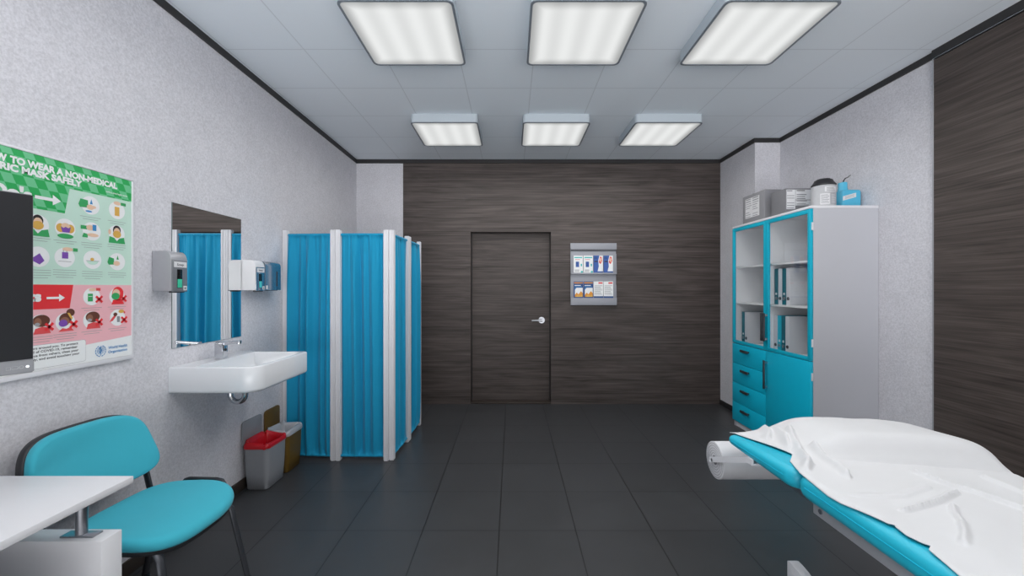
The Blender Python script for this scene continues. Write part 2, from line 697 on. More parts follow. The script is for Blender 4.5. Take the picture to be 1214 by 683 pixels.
# door leaf in its deep reveal
b = B()
b.box(DX0 + .010, DX1 - .009, YB + .105, YB + .140, 0.0215, DZ - .006)
door = struct(b, 'door_1', 'wood_x', smooth=False)
b = B()
hx, hz, hy = 0.370, 1.022, YB + .105
b.cyl((hx, hy, hz), (hx, hy - .012, hz), .040, 28)
b.cyl((hx, hy - .012, hz), (hx, hy - .055, hz), .017, 16)
b.tube([(hx + .004, hy - .058, hz), (hx - .03, hy - .060, hz), (hx - .09, hy - .060, hz - .002), (hx - .125, hy - .056, hz - .004)], [.016, .013, .011, .009], 12)
b.build('door_handle', 'steel', door)['label'] = 'brushed steel lever handle on a round rose'
b = B()
b.box(DX0 + .001, DX0 + .008, YB + .10, YB + .145, 0, DZ - .002)
b.box(DX1 - .007, DX1 - .001, YB + .10, YB + .145, 0, DZ - .002)
b.box(DX0 + .008, DX1 - .007, YB + .10, YB + .145, DZ - .005, DZ - .002)
struct(b, 'trim_1', 'trim')
struct(B().box(DX0, DX1, YB - .004, YB + .15, 0.0, 0.02, .003), 'trim_2', 'skirting')
struct(B().box(DX0, DX1, YB + .146, YB + .17, 0.02, DZ), 'wall_door_backing', 'trim')

# dark cornice strips
TH = 0.045
struct(B().box(XL, XL + .012, YF, YB, H - TH, H), 'trim_3', 'trim')
struct(B().box(XL + .012, 2.555, YB - .018, YB - .006, H - TH, H).box(XL + .012, -1.336, YB - .006, YB, H - TH, H), 'trim_4', 'trim')
struct(B().box(2.543, 2.555, 4.203, YB - .018, H - TH, H), 'trim_5', 'trim')
struct(B().box(2.555, XR - .012, 4.203, 4.215, H - TH, H), 'trim_6', 'trim')
struct(B().box(XR - .012, XR, 2.66, 4.215, H - TH, H), 'trim_7', 'trim')
struct(B().box(XR - .034, XR, YF, 2.66, H - .050, H), 'trim_8', 'trim')
struct(B().box(XR - .030, XR - .012, YF, 2.655, H - .058, H - .053), 'trim_9', 'steel')
struct(B().box(XR - .020, XR, YF, 2.66, 0.0, H - .062), 'wall_right_cladding', 'wood_y', smooth=False)
struct(B().box(XR - .022, XR, 2.66, 2.668, 0.0, H - .05), 'trim_10', 'silver')
# skirting
struct(B().box(XL, XL + .012, YF, YB, 0, .075, .003), 'baseboard_left', 'skirting')
struct(B().box(XL + .012, -1.338, YB - .012, YB, 0, .075, .003), 'baseboard_back', 'skirting')
struct(B().box(2.543, 2.555, 4.203, YB - .006, 0, .06, .003), 'baseboard_pier', 'trim')
struct(B().box(XR - .012, XR, 2.668, 4.215, 0, .06, .003), 'baseboard_right', 'trim')


# ------------------------------------------------------------------ ceiling luminaires
def make_light(cx, cy, label):
    w, dp, hz = .61, .605, .078
    r = thing('ceiling_light', label, 'ceiling light', (cx, cy, H - hz), 'square ceiling lights')
    z0, z1 = H - hz, H
    o = rrect(w / 2, dp / 2, .035, 6)
    b = B()
    b.loft([[(cx + x, cy + y, z) for x, y in o(0, 1)] for z in (z0 + .004, z1)])
    b.build('housing', 'lamp_body', r)
    b = B()
    b.loft([[(cx + x, cy + y, z0 + .004) for x, y in o(-.002, 1)], [(cx + x, cy + y, z0 - .002) for x, y in o(-.002, 1)],
            [(cx + x, cy + y, z0 - .002) for x, y in o(.010, 1)], [(cx + x, cy + y, z0 + .003) for x, y in o(.010, 1)]], None, False)
    b.build('rim', 'lamp_rim', r)
    b = B()
    pts = [(cx + x, cy + y, z0 + .001) for x, y in o(.010, 1)]
    b.faces(pts, [tuple(range(len(pts)))])
    b.build('diffuser', 'diffuser', r)
    ld = bpy.data.lights.new('lamp_tubes', 'AREA')
    ld.shape = 'RECTANGLE'
    ld.size = w - .04
    ld.size_y = dp - .04
    ld.energy = LAMP_W
    ld.spread = math.radians(172)
    ld.color = LAMP_COL
    lo = bpy.data.objects.new('lamp_tubes', ld)
    COL.objects.link(lo)
    lo.parent = r
    lo.location = (0, 0, -.004)
    return r


LX = (-.615, .405, 1.425)
LY = (2.388, 3.925)
names = {(0, 0): 'square ceiling light nearest the poster wall, in the near row', (1, 0): 'square ceiling light in the middle of the near row',
         (2, 0): 'square ceiling light in the near row closest to the dark clad right wall',
         (0, 1): 'square ceiling light above the folding screen, in the far row', (1, 1): 'square ceiling light in front of the door, middle of the far row',
         (2, 1): 'square ceiling light of the far row, closest to the storage cabinet'}
proto = None
for i, x in enumerate(LX):
    for j, y in enumerate(LY):
        if proto is None:
            proto = make_light(x, y, names[(i, j)])
        else:
            dup(proto, (x, y, H - .078), names[(i, j)])
for x, w in zip(LX, ('on the side of the poster wall', 'between the other two', 'on the side of the examination bed')):
    dup(proto, (x, 2.388 - 1.537, H - .078), 'square ceiling light straight overhead, ' + w)


# ------------------------------------------------------------------ folding screen
def make_screen():
    r = thing('folding_screen', 'white framed folding screen with four gathered teal curtain panels', 'folding screen', (-1.25, 3.34, 0))
    ZT = 1.905
    panels = [((-1.886, 3.345), (-1.475, 3.315), 1), ((-1.434, 3.315), (-1.036, 3.310), 2), ((-.994, 3.325), (-.972, 3.715), 3), ((-.970, 3.758), (-.968, 4.165), 4)]
    for (p, q, sd) in panels:
        p, q = Vector((p[0], p[1], 0)), Vector((q[0], q[1], 0))
        d = (q - p).normalized()
        nrm = Vector((d.y, -d.x, 0))
        for c in (p, q):
            b = B()
            hw = .0195
            # grooved square profile
            prof = [(-hw, -hw), (-.006, -hw), (-.006, -hw + .004), (.006, -hw + .004), (.006, -hw), (hw, -hw), (hw, -.005), (hw - .004, -.005), (hw - .004, .005), (hw, .005),
                    (hw, hw), (.006, hw), (.006, hw - .004), (-.006, hw - .004), (-.006, hw), (-hw, hw), (-hw, .005), (-hw + .004, .005), (-hw + .004, -.005), (-hw, -.005)]
            ring = lambda z: [tuple(c + d * u + nrm * w + Vector((0, 0, z))) for u, w in prof]
            b.loft([ring(.006), ring(ZT - .004)])
            b.box(c.x - .016, c.x + .016, c.y - .016, c.y + .016, 0, .006)
            b.box(c.x - .018, c.x + .018, c.y - .018, c.y + .018, ZT - .004, ZT, .001)
            b.build('post', 'white_paint', r)
        rnd = random.Random(sd * 7)
        L = (q - p).length - .045
        k0 = [(rnd.uniform(8, 11), rnd.uniform(0, 6.28), 1.0), (rnd.uniform(14, 18), rnd.uniform(0, 6.28), .95), (rnd.uniform(21, 26), rnd.uniform(0, 6.28), .5)]
        kt = [(rnd.uniform(38, 46), rnd.uniform(0, 6.28), 1.0), (rnd.uniform(60, 75), rnd.uniform(0, 6.28), .5)]
        z0, z1 = .028, ZT - .028

        def f(u, v, L=L, p=p, d=d, nrm=nrm, k0=k0, kt=kt):
            z = z0 + (z1 - z0) * v
            top = max(0, 1 - (z1 - z) / .45)
            bot = max(0, 1 - (z - z0) / .35)
            drift = .25 * math.sin(3.1 * v + k0[0][1])
            big = sum(a * math.sin(w * u * L / .36 * 1.6 + ph + drift * (1 + i)) for i, (w, ph, a) in enumerate(k0))
            fine = sum(a * math.sin(w * u * 1.4 + ph + .4 * math.sin(5 * v + ph)) for w, ph, a in kt)
            hem = min(1, (z1 - z) / .03) * min(1, (z - z0) / .03)
            off = big * .0150 * (1 - .7 * top ** 1.5) * (1 - .5 * bot ** 2) + fine * .0032 * (top ** 1.4 + .6 * bot ** 2)
            off *= (.12 + .88 * hem)
            # hem sleeves around the rods
            s1 = (z1 - z) / .022
            s2 = (z - z0) / .022
            if s1 < 1:
                off = abs(off) + .009 * math.sin(math.pi * s1)
            if s2 < 1:
                off = abs(off) + .009 * math.sin(math.pi * s2)
            c = p + d * (.0225 + u * L) + nrm * off
            return (c.x, c.y, z)
        nv = [0, .2, .45, .7, 1.0]
        b = B()
        # denser rows near the hems
        rows = [i / 5 * .0125 for i in range(5)] + [.0125 + i / 50 * .975 for i in range(50)] + [.9875 + i / 5 * .0125 for i in range(6)]
        nu = 130
        vs = [f(i / nu, v) for v in rows for i in range(nu + 1)]
        w = nu + 1
        fs = [(j * w + i, j * w + i + 1, (j + 1) * w + i + 1, (j + 1) * w + i) for j in range(len(rows) - 1) for i in range(nu)]
        b.faces(vs, fs)
        b.build('curtain', 'curtain', r, angle=80, thick=.0018)
        for z in (z0 + .011, z1 - .011):
            b = B()
            b.cyl(tuple(p + d * .018 + Vector((0, 0, z))), tuple(q - d * .018 + Vector((0, 0, z))), .0035, 10)
            b.build('curtain_rod', 'white_paint', r)
    for x, y, ax in ((-1.4545, 3.315, 0), (-1.0155, 3.317, 0), (-.971, 3.7365, 1)):
        for z in (.3, .95, 1.6):
            B().box(x - .012, x + .012, y - .012, y + .012, z - .03, z + .03, .002).build('hinge', 'white_paint', r)
    return r


make_screen()


# ------------------------------------------------------------------ storage cabinet and contents
CX, CY0, CY1, CT = 2.294, 3.079, 4.172, 2.06
CM = 3.624


def make_cabinet():
    r = thing('storage_cabinet', 'tall pale grey storage cabinet with teal drawers and glazed teal doors', 'cabinet', (2.56, 3.63, 0))
    XB = XR - .003
    X0 = CX + .022
    b = B()
    for ya in (CY0, CY1 - .018):
        B().box(X0, XB, ya, ya + .018, .0, CT - .02).build('side_panel', 'cab_grey', r)
    B().box(X0 + .004, XB - .009, CY0 + .018, CY0 + .021, .864, CT - .021).build('side_lining', 'cab_inner', r)
    B().box(X0 + .004, XB - .009, CY1 - .021, CY1 - .018, .864, CT - .021).build('side_lining', 'cab_inner', r)
    b.box(X0, XB - .008, CM - .012, CM + .012, .06, CT - .02)
    b.box(XB - .008, XB, CY0 + .018, CY1 - .018, .06, CT - .02)
    b.box(X0, XB - .008, CY0 + .018, CY1 - .018, .06, .078)
    b.box(X0, XB - .008, CY0 + .018, CY1 - .018, .846, .864)
    b.build('carcass', 'cab_inner', r)
    B().box(CX + .002, XB, CY0 - .002, CY1 + .001, CT - .02, CT, .002).build('top_panel', 'white_lam', r)
    B().box(X0 + .01, X0 + .03, CY0 + .018, CY1 - .018, .0, .06).build('plinth', 'white_lam', r)
    for z in (1.262, 1.627):
        for y0, y1 in ((CY0 + .018, CM - .012), (CM + .012, CY1 - .018)):
            B().box(X0 + .012, XB - .008, y0, y1, z, z + .016, .001).build('shelf', 'white_lam', r)

    def glazed(y0, y1, hinge_lo):
        z0, z1 = .862, CT - .024
        fw = .032
        b = B()
        b.box(CX, X0 - .001, y0, y0 + fw, z0, z1, .002)
        b.box(CX, X0 - .001, y1 - fw, y1, z0, z1, .002)
        b.box(CX + .0003, X0 - .0013, y0 + fw, y1 - fw, z0, z0 + fw * .9, .002)
        b.box(CX + .0003, X0 - .0013, y0 + fw, y1 - fw, z1 - fw, z1, .002)
        d = b.build('glazed_door', 'teal_frame', r)
        B().box(CX + .009, CX + .013, y0 + fw - .004, y1 - fw + .004, z0 + fw * .9 - .004, z1 - fw + .004).build('pane', 'glass', d)
        hy = y0 + .012 if not hinge_lo else y1 - .012
        return d, hy

    def bar_handle(y, z0, z1, par):
        b = B()
        b.box(CX - .034, CX - .022, y - .011, y + .011, z0, z1, .005)
        b.build('handle', 'dark_steel', par)
        B().box(CX - .024, CX, y - .007, y + .007, z0 + .01, z0 + .03).build('handle_post', 'steel', par)
        B().box(CX - .024, CX, y - .007, y + .007, z1 - .03, z1 - .01).build('handle_post', 'steel', par)

    dl, _ = glazed(CM + .002, CY1 - .001, False)
    dr, _ = glazed(CY0 + .001, CM - .002, True)
    bar_handle(CM + .018, .945, 1.20, dl)
    bar_handle(CM - .018, .945, 1.20, dr)
    dd = B().box(CX, X0 - .001, CY0 + .001, CM - .002, .064, .857, .0025).build('lower_door', 'teal_lam', r)
    bar_handle(CM - .018, .515, .775, dd)
    zs = [.064, .257, .457, .656, .857]
    for k in range(4):
        dw = B().box(CX, X0 - .001, CM + .002, CY1 - .001, zs[k] + .0015, zs[k + 1] - .0015, .0025).build('drawer', 'teal_lam', r)
        zc = zs[k + 1] - .058
        yc = 3.925
        b = B()
        b.box(CX - .030, CX - .018, yc - .065, yc + .065, zc - .013, zc + .013, .005)
        b.box(CX - .02, CX, yc - .05, yc - .035, zc - .007, zc + .007)
        b.box(CX - .02, CX, yc + .035, yc + .05, zc - .007, zc + .007)
        b.build('drawer_handle', 'dark_steel', dw)
    for z in (1.90, 1.0, .74, .2):
        B().box(CX + .006, CX + .021, CY0 - .004, CY0 + .0005, z - .03, z + .03, .001).build('hinge', 'white_paint', r)
    return r


make_cabinet()


def make_binder(y, z, w, mat, label, h=.318, d=.285, sticker=True):
    x0 = CX + .064
    r = thing('ring_binder', label, 'binder', (x0 + d / 2, y, z), 'ring binders on the cabinet shelves')
    b = B()
    b.box(x0, x0 + d, y - w / 2, y - w / 2 + .003, z, z + h, .001)
    b.box(x0, x0 + d, y + w / 2 - .003, y + w / 2, z, z + h, .001)
    b.box(x0, x0 + .003, y - w / 2 + .003, y + w / 2 - .003, z, z + h)
    b.build('cover', mat, r)
    B().box(x0 + .02, x0 + d - .02, y - w / 2 + .006, y + w / 2 - .006, z + .006, z + h - .02).build('paper_block', 'paper', r)
    b = B()
    b.tube([(x0 - .001 + 0 * k, y + .013 * math.cos(k * math.pi / 8), z + .055 + .013 * math.sin(k * math.pi / 8)) for k in range(17)], .0025, 6)
    b.cyl((x0 - .0008, y, z + .055), (x0 + .002, y, z + .055), .010, 16)
    b.build('finger_ring', 'dark_steel' if mat == 'binder_white' else 'steel', r)
    if sticker and mat != 'binder_white':
        b = B()
        b.cyl((x0 - .0008, y, z + .095), (x0 + .001, y, z + .095), .011, 16)
        b.build('spine_label', 'label', r)
    return r


zm, zb = 1.2785, .8645
yy = 3.575
for mat, lb in (('binder_teal', 'dark teal binder at the far end of the four on the middle shelf'),
                ('binder_white', 'white binder between two dark teal ones on the middle shelf of the cabinet'),
                ('binder_teal', 'dark teal binder between two white ones on the middle shelf of the cabinet'),
                ('binder_white', 'white binder nearest the viewer on the middle shelf, its broad cover showing')):
    make_binder(yy, zm, .049, mat, lb)
    yy -= .0515
yy = 3.585
for mat, lb in (('binder_white', 'white binder at the far end of the bottom glazed shelf, beside the cyan one'),
                ('binder_cyan', 'bright cyan binder on the bottom glazed shelf of the cabinet'),
                ('binder_teal', 'dark teal binder between a cyan and a white one on the bottom glazed shelf'),
                ('binder_white', 'white binder nearest the viewer on the bottom glazed shelf, below the middle shelf row')):
    make_binder(yy, zb, .049, mat, lb)
    yy -= .0515
make_binder(4.085, zb, .049, 'binder_teal', 'dark teal binder behind the left glazed door, beside a lone white one')
make_binder(4.0335, zb, .049, 'binder_white', 'white binder behind the left glazed door, above the drawers')


def label_sheet(b, o, u, v, w, h, rows, cols=1, seed=1, mat='label', ink='grey_ink', solid=0):
    """white printed label with unreadable rows of print"""
    o, u, v = Vector(o), Vector(u), Vector(v)
    n = u.cross(v)

    def quad(a0, a1, c0, c1, lay, m):
        b.faces([tuple(o + u * a + v * c + n * (.0006 * lay)) for a, c in ((a0, c0), (a1, c0), (a1, c1), (a0, c1))], [(0, 1, 2, 3)], m)
    quad(0, w, 0, h, 1, mat)
    rnd = random.Random(seed)
    for c in range(cols):
        cw = w / cols
        for k in range(rows):
            if rnd.random() < .12:
                continue
            zc = h * (k + .5) / rows
            lw = cw * rnd.uniform(.55, .9)
            th = h / rows * (.28 if k not in (rows - 1, rows - 2) else .42)
            quad(c * cw + cw * .06, c * cw + cw * .06 + lw * .95, zc - th / 2, zc + th / 2, 2, ink)


# items on top of the cabinet
zt = CT + .0005
r = thing('carton', 'grey carton with a white side label at the far end of the cabinet top', 'box', (2.47, 3.86, zt), 'grey cartons on the cabinet')
B().box(2.322, 2.62, 3.684, 4.03, zt, 2.333, .003).build('body', 'cardboard', r)
b = B()
label_sheet(b, (2.3218, 3.985, zt + .05), (0, -1, 0), (0, 0, 1), .225, .19, 9, 2, 3)
b.build('carton_label', None, r)
b = B()
b.box(2.318, 2.624, 3.85, 3.862, 2.3325, 2.3338)
b.build('lid_seam', 'carton_side', r)
r = thing('carton', 'grey carton with a printed end label between the far carton and the canister', 'box', (2.46, 3.49, zt), 'grey cartons on the cabinet')
B().box(2.322, 2.575, 3.402, 3.590, zt, 2.272, .003).build('body', 'carton_side', r)
b = B()
label_sheet(b, (2.330, 3.4018, zt + .035), (1, 0, 0), (0, 0, 1), .075, .165, 8, 1, 5)
label_sheet(b, (2.408, 3.4018, zt + .065), (1, 0, 0), (0, 0, 1), .13, .045, 4, 1, 6, 'label', 'ink')
label_sheet(b, (2.408, 3.4018, zt + .115), (1, 0, 0), (0, 0, 1), .13, .085, 5, 1, 7, 'label', 'ink')
b.build('carton_label', None, r)

# canister
cc = (2.487, 3.20, zt)
r = thing('canister', 'round pale canister with a black screw lid and printed label', 'canister', cc)
b = B()
b.lathe(cc, [(.076, 0), (.081, .004), (.081, .165), (.079, .172), (.074, .178)], 40)
b.build('body', 'canister', r)
b = B()
b.lathe(cc, [(.080, .174), (.082, .178), (.082, .186), (.066, .206), (.060, .222), (.047, .224), (.045, .231), (.0, .231)], 40)
b.build('lid', 'black_lid', r)
b = B()


def cyl_patch(a0, a1, z0, z1, rad, m):
    n = 10
    vs = []
    for k in range(n + 1):
        a = math.radians(a0 + (a1 - a0) * k / n)
        for z in (z0, z1):
            vs.append((cc[0] + rad * math.cos(a), cc[1] + rad * math.sin(a), cc[2] + z))
    b.faces(vs, [(2 * k, 2 * k + 2, 2 * k + 3, 2 * k + 1) for k in range(n)], m)


cyl_patch(218, 262, .02, .105, .0818, 'label')
cyl_patch(266, 300, .02, .105, .0818, 'silver')
for k in range(6):
    cyl_patch(222, 222 + (30 if k % 2 else 36), .030 + k * .012, .034 + k * .012, .0823, 'grey_ink')
    cyl_patch(269, 269 + (22 if k % 3 else 28), .030 + k * .012, .034 + k * .012, .0823, 'label')
cyl_patch(238, 302, .118, .158, .0818, 'label')
for k in range(3):
    cyl_patch(246, 296 - 6 * k, .124 + k * .011, .128 + k * .011, .0823, 'grey_ink')
b.build('printed_label', None, r)

# wash bottle
bx, by = 2.725, 3.25
r = thing('wash_bottle', 'blue plastic bottle with a sloped white label and a thin bent spout', 'bottle', (bx, by, zt))
b = B()
o1 = rrect(.076, .042, .016, 5)
prof = [(.004, 0), (0, .004), (0, .135), (.003, .148), (.010, .154)]
b.loft([[(bx + x, by + y, zt + z) for x, y in o1(i, 1)] for i, z in prof])
b.build('body', 'bottle_blue', r)
b = B()
nx = bx - .043
b.lathe((nx, by, zt), [(.034, .140), (.034, .165), (.031, .172), (.031, .214), (.027, .218), (.0, .219)], 24)
b.build('neck', 'bottle_blue', r)
b = B()
b.tube([(nx + .005, by, zt + .217), (nx + .008, by, zt + .236), (nx + .022, by, zt + .254), (nx + .042, by, zt + .262), (nx + .055, by, zt + .275), (nx + .066, by, zt + .280)], [.005, .0045, .004, .0035, .003, .0025], 10)
b.build('spout', 'black_metal', r)
b = B()
b.faces([(bx - .0765, by - .0428, zt + .064), (bx + .030, by - .0428, zt + .094), (bx + .030, by - .0428, zt + .128), (bx - .0765, by - .0428, zt + .098)], [(0, 1, 2, 3)], 'label')
for k in range(2):
    b.faces([(bx - .060, by - .0434, zt + .079 + .012 * k), (bx + .015, by - .0434, zt + .1 + .012 * k), (bx + .015, by - .0434, zt + .103 + .012 * k), (bx - .060, by - .0434, zt + .082 + .012 * k)], [(0, 1, 2, 3)], 'grey_ink')
b.build('bottle_label', None, r)


# ------------------------------------------------------------------ brochure rack on the back wall
RX0, RX1, RZ0, RZ1, RY = .716, 1.272, 1.216, 1.970, YB - .006


def make_rack():
    r = thing('brochure_rack', 'grey two-tier leaflet rack hanging on the dark wood wall beside the door', 'brochure rack', ((RX0 + RX1) / 2, RY, RZ0))
    b = B()
    b.box(RX0, RX1, RY - .018, RY - .0005, RZ0, RZ1, .003)
    b.build('back_panel', 'rack', r)
    B().box(RX0 - .004, RX1 + .004, RY - .034, RY - .018, 1.895, RZ1 + .002, .004).build('header_panel', 'rack', r)
    B().box(RX0 + .004, RX1 - .004, RY - .030, RY - .018, 1.879, 1.895).build('groove', 'rack_dark', r)
    for z in (1.592, RZ0):
        b = B()
        zf = z if z > 1.5 else 1.290
        b.box(RX0 - .002, RX1 + .002, RY - .044, RY - .018, zf, zf + .010, .002)
        b.box(RX0 - .002, RX1 + .002, RY - .047, RY - .0395, z, zf + (.020 if z > 1.5 else .014), .003)
        for x in (RX0 - .002, RX1 - .006):
            b.prism([(RY - .042, z), (RY - .018, z), (RY - .018, z + .25), (RY - .022, z + .25), (RY - .042, z + .04)], 0, x, x + .008)
        b.build('tray', 'rack', r)
    return r


make_rack()


def leaflet(x0, z0, w, h, kind, label):
    y = RY - .036
    tilt = .007 / h
    r = thing('leaflet', label, 'leaflet', (x0 + w / 2, y, z0), 'leaflets in the wall rack')
    b = B()
    n = Vector((0, -1, 0))

    def P(u, v, lay):
        return (x0 + u * w, y + tilt * v * h - .0006 * lay, z0 + v * h)

    def quad(u0, u1, v0, v1, m, lay):
        b.faces([P(u0, v0, lay), P(u1, v0, lay), P(u1, v1, lay), P(u0, v1, lay)], [(0, 1, 2, 3)], m)

    def poly(pts, m, lay):
        b.faces([P(u, v, lay) for u, v in pts], [tuple(range(len(pts)))], m)
    # the folded sheaf
    vs = [P(0, 0, 0), P(1, 0, 0), P(1, 1, 0), P(0, 1, 0)]
    vs += [(v[0], v[1] + .004, v[2]) for v in vs]
    b.faces(vs, [(0, 1, 2, 3), (7, 6, 5, 4), (0, 4, 5, 1), (1, 5, 6, 2), (2, 6, 7, 3), (3, 7, 4, 0)], 'p_white' if kind in ('device', 'plain') else 'p_navy')
    body = b.build('sheaf', None, r)
    b = B()
    if kind == 'device':
        quad(.08, .92, .86, .92, 'p_teal', 1)
        quad(.15, .7, .76, .79, 'p_coral', 1)
        quad(.22, .58, .36, .66, 'p_royal', 1)
        quad(.28, .42, .44, .62, 'p_navy', 2)
        quad(.74, .9, .40, .54, 'p_teal', 1)
        quad(.76, .98, .04, .14, 'p_teal', 1)
        quad(.1, .6, .10, .13, 'grey_ink', 1)
        quad(.1, .6, .18, .21, 'grey_ink', 1)
    elif kind == 'photo':
        poly([(.0, 0), (1, 0), (1, 1), (0, 1)], 'p_royal', 1)
        poly([(.42, .12), (1, .12), (1, 1), (.62, 1), (.5, .72), (.55, .4)], 'p_white', 2)
        poly([(.55, .62), (.75, .52), (.92, .7), (.86, .92), (.66, .94)], 'p_coral', 3)
        poly([(.62, .72), (.78, .62), (.84, .8), (.72, .9)], 'p_skin', 4)
        quad(.06, .4, .80, .93, 'p_navy', 2)
        quad(.1, .45, .64, .70, 'p_hair', 2)
        quad(.7, .95, .03, .10, 'p_navy', 2)
    elif kind == 'food':
        quad(.04, .96, .88, .95, 'p_orange', 1)
        quad(.1, .75, .74, .78, 'p_white', 1)
        quad(.1, .85, .67, .71, 'p_blue', 1)
        poly([(.12, .08), (.95, .08), (.95, .62), (.12, .62)], 'p_white', 1)
        poly([(.12, .2), (.3, .34), (.5, .24), (.75, .42), (.95, .3), (.95, .08), (.12, .08)], 'p_orange', 2)
        poly([(.2, .08), (.45, .22), (.7, .14), (.9, .22), (.9, .08)], 'p_yellow', 3)
        poly([(.12, .5), (.3, .62), (.12, .62)], 'p_blue', 2)
    else:
        quad(0, 1, 0, .12, 'p_navy', 1)
        quad(.5, .94, .86, .95, 'p_coral', 1)
        for k in range(7):
            quad(.1, .9 - .08 * (k % 3), .22 + k * .085, .245 + k * .085, 'grey_ink', 1)
    b.build('printed_front', None, r)


lx = .752
for k, (kind, lb) in enumerate((('device', 'white leaflet showing a small device, leftmost on the upper tier'),
                                ('device', 'white leaflet showing a small device, next to the first blue one'),
                                ('photo', 'blue and white leaflet with a picture, beside the white leaflets on the upper tier'),
                                ('photo', 'blue and white leaflet with a picture, rightmost on the upper tier'))):
    leaflet(lx + k * .1215, 1.6022, .113, .218, kind, lb)
for k, (kind, lb) in enumerate((('food', 'navy leaflet with an orange picture, leftmost on the lower tier'),
                                ('food', 'navy leaflet with an orange picture, next to the white leaflets on the lower tier'),
                                ('plain', 'white text leaflet with a navy foot, beside the navy leaflets on the lower tier'),
                                ('plain', 'white text leaflet with a navy foot, rightmost on the lower tier'))):
    leaflet(lx + k * .1215, 1.3002, .116, .205, kind, lb)


# ------------------------------------------------------------------ mirror
r = thing('wall_mirror', 'frameless rectangular mirror above the washbasin reflecting the screen', 'mirror', (XL, 2.53, 1.085))
B().box(XL + .0005, XL + .005, 2.246, 2.818, 1.085, 1.907).build('mirror_back', 'mirror_edge', r)
b = B()
b.faces([(XL + .0052, 2.247, 1.086), (XL + .0052, 2.817, 1.086), (XL + .0052, 2.817, 1.906), (XL + .0052, 2.247, 1.906)], [(0, 1, 2, 3)])
b.build('mirror_glass', 'mirror', r)


